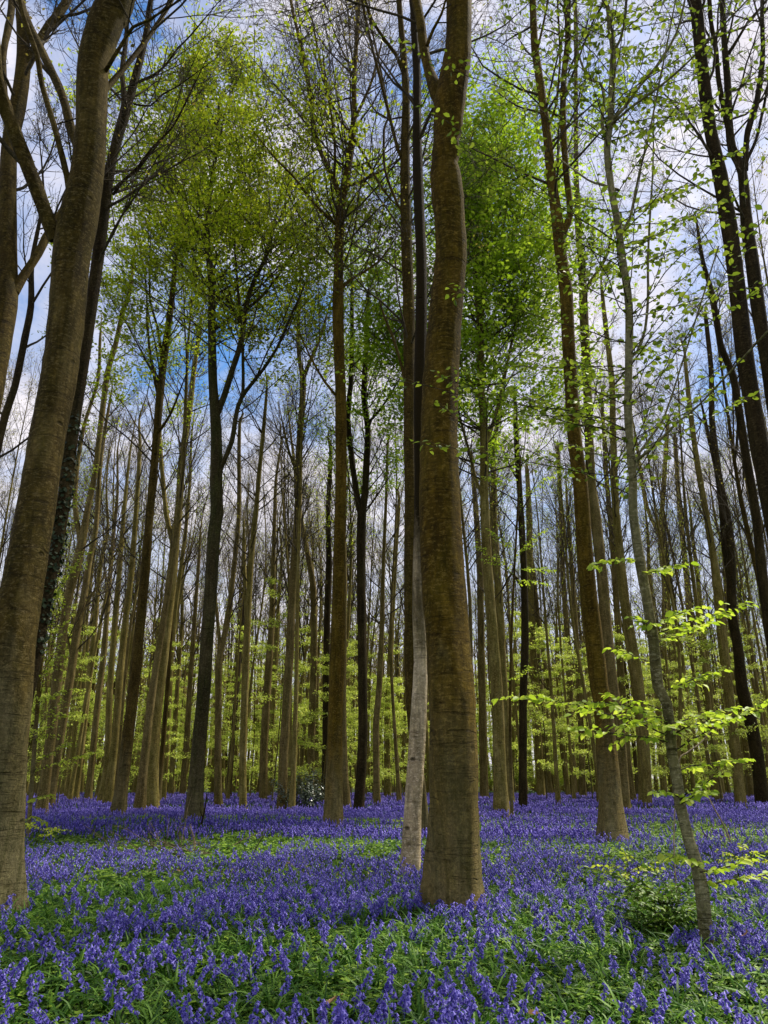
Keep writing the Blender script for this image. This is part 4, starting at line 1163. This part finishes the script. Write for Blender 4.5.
UND = [understory(400 + i, 6.0 + 1.3 * i, 4200 + 500 * i) for i in range(6)]
USECT = [(-1e9, 130, 'small yellow-green leafy tree under the tall trunks, left of the reddish-brown beech', 'leafy young trees in the left gap'),
         (130, 215, 'small yellow-green leafy tree between the reddish-brown beech and the dark crowned trunk', 'leafy young trees left of the dark crowned trunk'),
         (215, 335, 'small yellow-green leafy tree between the dark crowned trunk and the tall straight olive one', 'leafy young trees left of the tall straight trunk'),
         (335, 450, 'small yellow-green leafy tree between the tall olive trunk and the thick centre beech', 'leafy young trees left of the centre beech'),
         (450, 610, 'small yellow-green leafy tree between the thick centre beech and the big right-hand pair', 'leafy young trees right of the centre beech'),
         (610, 1e9, 'small yellow-green leafy tree deep in the wood right of the big pair of trunks', 'leafy young trees at right')]
g = np.random.default_rng(99)
spots = []
for (xp, Yd, vi) in [(60, 34, 3), (92, 44, 4), (20, 40, 5), (140, 40, 3), (158, 52, 2), (112, 56, 4), (250, 46, 2), (272, 38, 3), (296, 42, 3), (318, 50, 4), (322, 37, 2), (352, 48, 3), (372, 40, 1), (395, 52, 4), (350, 60, 5), (546, 44, 2), (566, 50, 3), (592, 42, 2), (640, 40, 2), (676, 44, 3), (720, 36, 2), (746, 48, 3), (470, 52, 3), (600, 58, 4), (710, 60, 5), (655, 58, 4), (235, 58, 5), (180, 62, 4), (516, 60, 3), (760, 40, 3), (420, 60, 4)]:
    d = ray(xp, 790)
    spots.append((d[0] / d[1] * Yd * 1.3, Yd * 1.3, vi))
while len(spots) < 125:
    y = math.sqrt(g.uniform(55 ** 2, 100 ** 2))
    spots.append((g.uniform(-1, 1) * 0.56 * y, y, int(g.integers(0, 6))))
for x, y, vi in spots:
    sm, lm = UND[vi]
    xp = px_of(x, y, 1.0)
    s = next(q for q in USECT if q[0] <= xp < q[1])
    root = empty('young_beech', (x, y, float(ground_z(x, y))), s[2], 'young tree', s[3])
    root.rotation_euler = (0, 0, g.uniform(0, 6.28))
    w = g.uniform(0.85, 1.25)
    root.scale = (w, w, w * g.uniform(1.05, 1.4))
    for nm, me in (('stem', sm), ('leaves', lm)):
        o = bpy.data.objects.new(nm, me)
        col.objects.link(o)
        o.parent = root

# ---- the far wood that reads as one mass
g = np.random.default_rng(5150)
n = 1500
yy = np.sqrt(g.uniform(88 ** 2, 190 ** 2, n))
xx = g.uniform(-1, 1, n) * (0.62 * yy + 4)
mb = MB()
k = 7
z = np.linspace(0, 1, k)[None] * g.uniform(19, 27, (n, 1))
P = np.stack([xx[:, None] + np.cumsum(g.normal(size=(n, k)) * 0.22, 1), yy[:, None] + 0 * z, z], -1)
rad = g.uniform(0.10, 0.24, (n, 1)) * (1 - np.linspace(0, 1, k)[None]) ** 0.7 + 0.02
mb.add(*tubes(P, rad, 5), m=0)
p0 = P[:, 3:6].reshape(-1, 3)
p0 = np.repeat(p0, 3, 0)
az, el = g.uniform(0, 6.28, len(p0)), g.uniform(0.6, 1.2, len(p0))
A, ra = grow(p0, np.stack([np.cos(az) * np.cos(el), np.sin(az) * np.cos(el), np.sin(el)], -1), g.uniform(2, 5.5, len(p0)), np.full(len(p0), 0.05), np.full(len(p0), 0.025), 3, 0.06, 0.1, g)
mb.add(*tubes(A, ra, 3), m=0)
B, rb = kids(A, ra, 4, 0.2, 1.0, (0.4, 0.9), (0.3, 0.6), 0.6, 0.02, 2, 0.06, 0.1, g, 0.6)
mb.add(*tubes(B, rb, 3), m=0)
n2 = 105000
kk = g.integers(0, 3600, n2)
cx = g.uniform(-1, 1, 3600)
cy = np.sqrt(g.uniform(84 ** 2, 160 ** 2, 3600))
cz = 0.4 + 23 * g.random(3600) ** 1.7
LP = np.stack([cx[kk] * (0.6 * cy[kk] + 4) + g.normal(size=n2) * 1.3, cy[kk] + g.normal(size=n2) * 1.2, np.abs(cz[kk] + g.normal(size=n2) * 0.35)], -1)
V, Q = leaf_quads(LP, UP + 0.5 * g.normal(size=(n2, 3)), 0.30 * g.uniform(0.6, 1.3, n2), g, 0.8)
mb.add(V, Q, m=1)
n3 = 9000
pk = B[g.integers(0, len(B), n3), -1] + g.normal(size=(n3, 3)) * 0.4
V, Q = leaf_quads(pk, UP + 0.8 * g.normal(size=(n3, 3)), 0.35 * g.uniform(0.6, 1.2, n3), g, 0.7)
mb.add(V, Q, m=2)
tag(mb.obj('distant_woods', [M['far_olive_lit'], M['leaf_far'], M['leaf_bud']]), kind='stuff')

# ---------------------------------------------------------------- shrub, dead wood, small things on the ground
g = np.random.default_rng(31)
hp = on_ground(304, 808)
hp[2] = float(ground_z(hp[0], hp[1]))
shrub = empty('holly_shrub', hp, 'dark grey-green evergreen shrub among the far flowers, left of the tall straight olive trunk', 'shrub')
st, lf = MB(), MB()
A, ra = grow(np.zeros((22, 3)) + g.normal(size=(22, 3)) * [0.25, 0.25, 0.0], np.stack([g.normal(size=22) * 0.75, g.normal(size=22) * 0.7, np.ones(22)], -1), g.uniform(1.2, 2.2, 22), np.full(22, 0.02), np.full(22, 0.007), 4, 0.0, 0.15, g)
st.add(*tubes(A, ra, 4))
B, rb = kids(A, ra, 7, 0.2, 1, (0.4, 1.1), (0.3, 0.6), 0.6, 0.005, 3, 0, 0.15, g, 0.2)
st.add(*tubes(B, rb, 3))
pool = np.concatenate([B.reshape(-1, 3), A[:, 2:].reshape(-1, 3)])
P = pool[g.integers(0, len(pool), 3200)] + g.normal(size=(3200, 3)) * 0.09
V, Q = leaf_quads(P, P * 0.6 + UP + 0.7 * g.normal(size=P.shape), 0.11 * g.uniform(0.7, 1.3, len(P)), g, 0.6)
lf.add(V, Q)
st.obj('stem', M['dark'], shrub)
lf.obj('leaves', M['holly'], shrub)


def stick(label, cat, mtl, lines, Yoff=0.0, name='dead_twig'):
    """thin dead wood traced from the photo: a list of polylines of (x, y, width), the first one rooted in the ground"""
    ft = on_ground(lines[0][0][0], lines[0][0][1], 0.1)
    mb = MB()
    base = ft.copy()
    base[2] = float(ground_z(ft[0], ft[1]))
    for li, ln in enumerate(lines):
        P = np.array([[*at(x, y, ft[1] + Yoff * i / len(ln))[0], 0.5 * w * at(x, y, ft[1])[1] / F] for i, (x, y, w) in enumerate(ln)])
        if li == 0:
            P = np.vstack([[P[0, 0], P[0, 1], base[2] - 0.05, P[0, 3]], P])
        C = catmull(P, 0.05)
        mb.add(*tubes((C[:, :3] - base)[None], C[None, :, 3], 6))
    o = mb.obj(name, M[mtl])
    o.location = base
    tag(o, label, cat)


stick('dark upright dead twig standing in the bluebells by the foot of the dark crowned trunk', 'twig', 'dark',
      [[(199, 832, 2.2), (202, 822, 2.0), (205, 808, 1.7), (207, 794, 1.1)], [(203, 818, 1.2), (200, 810, .8), (201, 802, .6)]])
stick('pale bowed twig arching before the large flared trunk on the right', 'twig', 'deadwood',
      [[(597, 845, 1.6), (599, 836, 1.5), (604, 825, 1.5), (612, 816, 1.4), (622, 808, 1.0)]], .2)
stick('pale slanting dead stem sticking up right of the thin wavy tree', 'twig', 'palewood',
      [[(734, 850, 1.8), (729, 838, 1.7), (722, 822, 1.6), (714, 808, 1.4), (708, 796, 1.0)]])
stick('pale bare twig reaching right from beside the thin wavy tree at leaf height', 'twig', 'palewood',
      [[(678, 912, 1.2), (674, 840, 1.4), (678, 764, 1.4), (688, 752, 1.5), (698, 745, 1.4), (708, 735, 1.2), (714, 726, .8)]])
stick('thin dark twig leaning in the flowers left of centre', 'twig', 'deadwood', [[(252, 858, 1.3), (256, 848, 1.1), (262, 838, 1.0), (266, 832, .6)]])

bpt = on_ground(190, 850)
bpt[2] = float(ground_z(bpt[0], bpt[1]))
mb = MB()
n = 46
A, ra = grow(np.stack([g.normal(size=n) * 0.6, g.normal(size=n) * 0.3, g.uniform(0.02, 0.2, n)], -1), np.stack([g.normal(size=n), g.normal(size=n) * 0.5, g.uniform(-0.1, 0.8, n)], -1), g.uniform(0.5, 1.3, n), np.full(n, 0.011), np.full(n, 0.004), 4, -0.03, 0.16, g)
mb.add(*tubes(A, ra, 4))
B, rb = kids(A, ra, 3, 0.2, 1, (0.4, 1.1), (0.3, 0.6), 0.6, 0.003, 3, 0, 0.15, g, 0.15)
mb.add(*tubes(B, rb, 3))
o = mb.obj('brushwood', M['deadwood'])
o.location = bpt
tag(o, 'tangle of grey-brown dead twigs lying in the flowers before the dark crowned trunk', 'brushwood')
bpt = on_ground(718, 842)
bpt[2] = float(ground_z(bpt[0], bpt[1]))
mb = MB()
A, ra = grow(np.stack([g.normal(size=n) * 0.5, g.normal(size=n) * 0.35, g.uniform(0.02, 0.15, n)], -1), np.stack([g.normal(size=n), g.normal(size=n) * 0.5, g.uniform(-0.1, 0.5, n)], -1), g.uniform(0.4, 1.0, n), np.full(n, 0.010), np.full(n, 0.004), 4, -0.04, 0.16, g)
mb.add(*tubes(A, ra, 4))
o = mb.obj('brushwood', M['deadwood'])
o.location = bpt
tag(o, 'low heap of brown dead twigs on the ground right of the thin wavy tree', 'brushwood')


def dry_leaf(x, y, label, s, seed):
    g = np.random.default_rng(seed)
    p = on_ground(x, y, 0.27)
    mb = MB()
    k = 7
    u, v = np.meshgrid(np.linspace(0, 1, k), np.linspace(-1, 1, 5), indexing='ij')
    wd = 0.33 * np.sin(np.pi * np.clip(u * 0.92 + 0.04, 0, 1)) ** 0.8
    P = np.stack([u - 0.5, v * wd, 0.5 * (v * wd) ** 2 * 3 + 0.22 * (u - 0.4) ** 2 + 0.02 * g.normal(size=u.shape)], -1) * s
    i = np.arange(k * 5).reshape(k, 5)
    mb.add(P, np.stack([i[:-1, :-1], i[:-1, 1:], i[1:, 1:], i[1:, :-1]], -1).reshape(-1, 4))
    o = mb.obj('dry_leaf', M['dry'])
    o.location = p
    o.rotation_euler = (g.uniform(0.3, 0.9), g.uniform(-0.4, 0.4), g.uniform(0, 6))
    tag(o, label, 'leaf')


dry_leaf(333, 1001, 'curled tan dead leaf on the green leaves at the bottom, left of centre', 0.12, 3)
dry_leaf(746, 934, 'brown dead leaf standing among the bluebells near the right edge', 0.11, 4)
dry_leaf(534, 1014, 'dark brown dead leaf at the very bottom right of centre', 0.09, 6)

# small seedlings in bright leaf between the flowers
for (x, y, w_, lab) in [(405, 828, 0.5, 'small bright beech seedling left of the pale-barked trunk'), (437, 800, 0.4, 'little bright seedling between the pale-barked trunk and the thick centre beech'),
                        (36, 842, 0.7, 'low bright seedling in the flowers right of the leaning beech at left'), (745, 868, 0.5, 'low bright seedling spreading over the bluebells near the right edge'), (628, 884, 0.45, 'little bright seedling left of the leafy bush')]:
    p = on_ground(x, y, 0.25)
    zg = float(ground_z(p[0], p[1]))
    p[2] = zg
    root = empty('beech_seedling', p, lab, 'seedling')
    s_ = MB()
    hh = 0.45 + 0.2 * w_
    s_.add(*tubes(np.array([[[0, 0, -0.05], [0.01, 0.0, hh * 0.5], [0.03, 0.01, hh]]]), np.array([[0.006, 0.005, 0.003]]), 5))
    s_.obj('stem', M['twig'], root)
    SS = []
    for i in range(6):
        az = i * 1.05 + g.uniform(0, 0.5)
        a = p + np.array([0.02, 0, hh * g.uniform(0.55, 1.0)])
        SS.append(dict(a=a, b=a + np.array([math.cos(az) * w_, math.sin(az) * w_ * 0.7, g.uniform(-0.02, 0.12)]), half=w_ * 0.45, size=0.075, gap=0.6, r=0.004))
    sprays(SS, p, root, 'leaf_yellow', g)


# ---------------------------------------------------------------- bluebells and the green between them
def bell_tpl(seed, nbell, sides, rings, hgt, arch):
    """one bluebell: arching stalk with nodding bells down one side; returns the stalk and the flower spike as two templates"""
    g = np.random.default_rng(seed)
    k = 7 if sides > 3 else 4
    t = np.linspace(0, 1, k)
    C = np.stack([arch * t ** 2.6, 0.02 * np.sin(t * 3 + seed), hgt * (t - 0.10 * t ** 4)], -1)
    s_ = MB()
    s_.add(*tubes(C[None], (0.0042 * (1 - 0.6 * t))[None], 4 if sides > 3 else 3))
    b_ = MB()
    if rings == 2:
        b_.add(*tubes(C[None, k // 2:] + 0.0, (0.0046 * (1 - 0.6 * t[k // 2:]))[None], 5))
    for i in range(nbell):
        u = 1.0 - 0.40 * (i + 0.2) / nbell
        j = min(k - 2, int(u * (k - 1)))
        p = C[j] + (C[j + 1] - C[j]) * (u * (k - 1) - j)
        az = g.normal() * 1.0 + (0.8 if i % 2 else -0.8)
        o = np.array([math.cos(az), math.sin(az), 0])
        grown = 0.72 + 0.4 * (i + 1) / nbell
        q = p + o * 0.015 + UP * 0.006
        ax = nrm(-UP * g.uniform(0.6, 1.0) + o * g.uniform(0.25, 0.8))
        Ls = 0.023 * grown
        if rings == 2:
            ks = np.array([0, 0.25, 0.75, 1.0]) * Ls
            rs = np.array([0.0022, 0.0068, 0.0074, 0.0135]) * grown
            P = np.vstack([p, q + ax * ks[:, None]])
            b_.add(*tubes(P[None], np.concatenate([[0.0012], rs])[None], sides))
            continue
        else:
            ks = np.array([0, 0.4, 1.0]) * Ls
            rs = np.array([0.003, 0.0075, 0.0115]) * grown
        P = q + ax * ks[:, None]
        b_.add(*tubes(P[None], rs[None], sides))
    def pack(m_, mi):
        return (np.concatenate(m_.v), np.concatenate(m_.q) if m_.q else NOQ, NOT, mi)
    return pack(s_, 0), pack(b_, 1)


def strap_tpl(seed, n, segs, ln, w):
    g = np.random.default_rng(seed)
    m_ = MB()
    for i in range(n):
        az = i * 6.283 / n + g.uniform(-0.5, 0.5)
        o, l = np.array([math.cos(az), math.sin(az), 0]), np.array([-math.sin(az), math.cos(az), 0])
        Lk = ln * g.uniform(0.65, 1.2)
        arch = g.uniform(0.25, 0.85)
        t = np.linspace(0, 1, segs + 1)
        C = o * (Lk * (0.10 + arch * t ** 1.6))[:, None] * t[:, None] + UP * (Lk * (0.95 * t - arch * 0.65 * t ** 2.6))[:, None]
        ww = (w * np.sin(np.pi * (0.18 + 0.80 * t)) ** 0.7)[:, None]
        tw = g.uniform(-0.5, 0.5)
        ll = l * math.cos(tw) + UP * math.sin(tw)
        V = np.concatenate([C - ll * ww, C + ll * ww])
        a = np.arange(segs)
        m_.add(V, np.stack([a, a + 1, a + segs + 2, a + segs + 1], -1))
    return (np.concatenate(m_.v), np.concatenate(m_.q), NOT, 0)


def fern_tpl(seed, nleaf):
    """tuft of low lobed woodland leaves on short stalks"""
    g = np.random.default_rng(seed)
    m_ = MB()
    for i in range(nleaf):
        az = g.uniform(0, 6.283)
        o, l = np.array([math.cos(az), math.sin(az), 0]), np.array([-math.sin(az), math.cos(az), 0])
        c = o * g.uniform(0.02, 0.10) + UP * g.uniform(0.06, 0.15)
        for k_ in range(3):
            b2 = (k_ - 1) * 1.0
            d = o * math.cos(b2) + l * math.sin(b2)
            e = -o * math.sin(b2) + l * math.cos(b2)
            s = 0.05 * g.uniform(0.7, 1.25)
            tw_ = g.uniform(-0.2, 0.2)
            up = UP * g.uniform(-0.5, 1.1)
            V = np.array([c, c + d * s * 0.55 + e * s * 0.22 + UP * s * tw_, c + d * s * 1.1 + e * s * 0.16 + up * s * .4, c + d * s * 1.35 + up * s * .2, c + d * s * 1.05 - e * s * 0.18 + up * s * .4, c + d * s * 0.5 - e * s * 0.24 - UP * s * tw_])
            m_.add(V, [[0, 1, 2, 5], [5, 2, 3, 4]])
    return (np.concatenate(m_.v), np.concatenate(m_.q), NOT, 1)


def spike_tpl(seed, n):
    """a bluebell seen from afar: an uneven spike of n tapered clumps"""
    g = np.random.default_rng(seed)
    m_ = MB()
    for i in range(n):
        z0 = 0.20 + 0.12 * i / n
        c = np.array([g.normal() * 0.008, g.normal() * 0.008, z0])
        h = 0.12 / n * 1.5
        r = 0.022 * g.uniform(0.7, 1.15) * (1 - 0.25 * i / n)
        a0 = g.uniform(0, 6)
        V = [c - UP * h * 0.3] + [c + np.array([math.cos(a0 + q * 2.094) * r, math.sin(a0 + q * 2.094) * r, h * g.uniform(0.1, 0.4)]) for q in range(3)] + [c + UP * h]
        m_.add(np.array(V), None, [[0, 2, 1], [0, 3, 2], [0, 1, 3], [4, 1, 2], [4, 2, 3], [4, 3, 1]])
    return (np.concatenate(m_.v), NOQ, np.concatenate(m_.t), 1)


na, nb_, nc_ = Noise2(21), Noise2(22), Noise2(23)
GREENS = [(150, 846, 3.0, 0.9, .75), (255, 842, 3.4, 1.2, .95), (290, 848, 1.8, .9, .7), (395, 822, 2.2, 1.4, .6), (448, 812, 2, 2, .5), (650, 826, 2.8, 1.6, .95), (690, 832, 2.6, 1.4, .8), (745, 838, 2.0, 1.2, .6), (110, 858, 1.8, .7, .5),
          (640, 900, .75, .6, .9), (670, 892, .7, .5, .9), (300, 985, 1.0, .4, .6), (250, 960, .6, .35, .45), (150, 985, .6, .3, .4), (420, 990, .5, .3, .35), (60, 990, .5, .3, .5), (740, 900, .7, .5, .7), (560, 855, 1.6, .6, .4), (200, 960, .5, .3, .5), (350, 950, .5, .3, .4),
          (625, 805, 5, 3, .3), (290, 822, 4, 1.2, .6)]
GC = [(on_ground(x, y)[:2], rx, ry, s) for x, y, rx, ry, s in GREENS]


def bell_density(x, y):
    d = 0.09 + 1.6 * np.clip((na(x * 0.55, y * 0.40) * 0.5 + nb_(x * 1.5, y * 1.3) * 0.5 - 0.34) * 3.0, 0, 1) * (0.30 + 1.25 * nc_(x * 3.3, y * 3.3))
    for c, rx, ry, s in GC:
        d = d * (1 - s * np.exp(-(((x - c[0]) / rx) ** 2 + ((y - c[1]) / ry) ** 2) ** 1.3))
    far = np.clip((y - 22) / 14, 0, 1)
    return d * (1 - far) + np.maximum(d, 0.3) * far


feet_a = np.array([f_ for f_ in feet])


def points(y0, y1, per_m2, dens, g, margin=2.0, kx=0.53, hmin=0.0):
    area = kx * (y1 * y1 - y0 * y0) + 2 * margin * (y1 - y0)
    n = int(area * per_m2 * 1.6)
    y = np.sqrt(g.uniform(y0 ** 2, y1 ** 2, n))
    x = g.uniform(-1, 1, n) * (kx * y + margin)
    keep = g.random(n) < dens(x, y) / 1.6
    x, y = x[keep], y[keep]
    if y0 < 30:
        ok = np.ones(len(x), bool)
        for a, b_, r_ in feet_a[feet_a[:, 1] < y1 + 1]:
            ok &= (x - a) ** 2 + (y - b_) ** 2 > (r_ * 1.25) ** 2
        x, y = x[ok], y[ok]
    return np.stack([x, y, ground_z(x, y)], -1)


g = np.random.default_rng(808)
# the nearest plants stand one by one
NEAR = [bell_tpl(900 + i, 9 + i % 4, 6, 2, 0.27 + 0.03 * (i % 4), 0.06 + 0.025 * (i % 3)) for i in range(7)]
near_meshes = []
for i, (st_, be_) in enumerate(NEAR):
    m1, m2, m3 = MB(), MB(), MB()
    m1.add(st_[0], st_[1])
    m2.add(be_[0], be_[1])
    s_ = strap_tpl(950 + i, 4, 4, 0.24, 0.0075)
    m3.add(s_[0], s_[1])
    near_meshes.append((m1.mesh('bluebell', M['stalk']), m2.mesh('flower_spike', M['bell']), m3.mesh('leaves', M['strap'], True)))
NP = points(2.6, 11.0, 46, lambda x, y: bell_density(x, y) * np.clip((y - 3.0) / 3.4, 0.52, 1.0) + 0.14, g, 1.6)
d_ = np.hypot(NP[:, 0], NP[:, 1]) + 3.0 * np.maximum(0, np.abs(NP[:, 0]) - 0.53 * NP[:, 1]) + np.where(NP[:, 1] < 5.15, 50, 0)
order = np.argsort(d_)
n_single = 300
for i in order[:n_single]:
    a_, b_, c_ = near_meshes[g.integers(0, 7)]
    o = bpy.data.objects.new('bluebell', a_)
    col.objects.link(o)
    o.location = NP[i]
    o.rotation_euler = (g.normal() * 0.12, g.normal() * 0.12, g.uniform(0, 6.283))
    o.scale = (1, 1, 1)
    s = g.uniform(0.85, 1.15)
    o.scale = (s, s, s)
    tag(o, 'violet-blue bluebell with nodding bells on an arched stalk in the nearest flowers', 'bluebell', 'bluebells nearest the viewer')
    for nm, me in (('flower_spike', b_), ('leaves', c_)):
        c = bpy.data.objects.new(nm, me)
        col.objects.link(c)
        c.parent = o
rest = NP[order[n_single:]]
print('near singles', n_single, 'rest', len(rest), 'reach', d_[order[n_single - 1]])

carpet = MB()
gg = g
for part, tp in zip(np.array_split(gg.permutation(rest), 7), NEAR):
    scatter(carpet, [(*tp[0][:3], 0), (*tp[1][:3], 1)], part, gg.uniform(0, 6.283, len(part)), gg.uniform(0.85, 1.15, len(part)), None, gg.normal(size=(len(part), 2)) * 0.12)
LOD1 = [bell_tpl(970 + i, 8, 4, 1, 0.28 + 0.03 * (i % 3), 0.05 + 0.03 * (i % 3)) for i in range(5)]
P = points(11.0, 19, 40, bell_density, gg)
print('lod1', len(P))
for part, tp in zip(np.array_split(gg.permutation(P), 5), LOD1):
    scatter(carpet, [(*tp[0][:3], 0), (*tp[1][:3], 1)], part, gg.uniform(0, 6.283, len(part)), gg.uniform(0.85, 1.25, len(part)), None, gg.normal(size=(len(part), 2)) * 0.12)
P = points(19, 36, 32, bell_density, gg)
print('lod2', len(P))
for part, tp in zip(np.array_split(gg.permutation(P), 4), [spike_tpl(i, 4) for i in range(4)]):
    scatter(carpet, [(*tp[:3], 2)], part, gg.uniform(0, 6.283, len(part)), gg.uniform(0.85, 1.3, len(part)), None, gg.normal(size=(len(part), 2)) * 0.15)
P = points(36, 74, 13, bell_density, gg, 3.0, 0.56)
print('lod3', len(P))
for part, tp in zip(np.array_split(gg.permutation(P), 3), [spike_tpl(i + 9, 2) for i in range(3)]):
    sxy = gg.uniform(1.3, 2.0, len(part))
    scatter(carpet, [(*tp[:3], 2)], part, gg.uniform(0, 6.283, len(part)), np.stack([sxy, sxy, gg.uniform(0.85, 1.25, len(part))], -1), None, gg.normal(size=(len(part), 2)) * 0.15)
tag(carpet.obj('bluebell_carpet', [M['stalk'], M['bell'], M['bell_far']]), kind='stuff')

under = MB()
ones = lambda x, y: 0.75 + 0.7 * na(x * 1.1 + 7, y * 1.1)
P = points(2.4, 12, 62, ones, gg, 1.8)
for part, tp in zip(np.array_split(gg.permutation(P), 6), [strap_tpl(i, 7, 4, 0.31, 0.0075) for i in range(6)]):
    scatter(under, [tp], part, gg.uniform(0, 6.283, len(part)), gg.uniform(0.7, 1.2, len(part)), None, gg.normal(size=(len(part), 2)) * 0.15)
P = points(2.4, 12, 75, lambda x, y: 2.2 * np.clip(1.25 - bell_density(x, y), 0.05, 1), gg, 1.8)
for part, tp in zip(np.array_split(gg.permutation(P), 5), [fern_tpl(i, 7) for i in range(5)]):
    scatter(under, [tp], part, gg.uniform(0, 6.283, len(part)), gg.uniform(0.55, 1.15, len(part)))
P = points(12, 24, 26, ones, gg)
for part, tp in zip(np.array_split(gg.permutation(P), 4), [strap_tpl(i + 20, 6, 2, 0.25, 0.011) for i in range(4)]):
    scatter(under, [tp], part, gg.uniform(0, 6.283, len(part)), gg.uniform(0.7, 1.2, len(part)), None, gg.normal(size=(len(part), 2)) * 0.15)
P = points(12, 30, 22, lambda x, y: 2.2 * np.clip(1.1 - bell_density(x, y), 0.03, 1), gg)
for part, tp in zip(np.array_split(gg.permutation(P), 3), [fern_tpl(i + 30, 6) for i in range(3)]):
    scatter(under, [tp], part, gg.uniform(0, 6.283, len(part)), gg.uniform(1.0, 1.7, len(part)))
P = points(24, 98, 4.5, ones, gg)
for part, tp in zip(np.array_split(gg.permutation(P), 4), [strap_tpl(i + 40, 6, 2, 0.24, 0.018) for i in range(4)]):
    scatter(under, [tp], part, gg.uniform(0, 6.283, len(part)), gg.uniform(0.7, 1.2, len(part)))
tag(under.obj('undergrowth', [M['strap'], M['fern']]), kind='stuff')
lit = MB()
P = points(2.4, 30, 34, ones, gg, 1.0)
P = P + np.stack([0 * P[:, 0], 0 * P[:, 0], gg.uniform(0.005, 0.05, len(P))], -1)
V, Q = leaf_quads(P, UP + 0.45 * gg.normal(size=P.shape), 0.075 * gg.uniform(0.6, 1.2, len(P)), gg, 0.6)
lit.add(V, Q)
tag(lit.obj('leaf_litter', [M['dry']]), kind='stuff')
print('tris', len(bpy.data.objects))
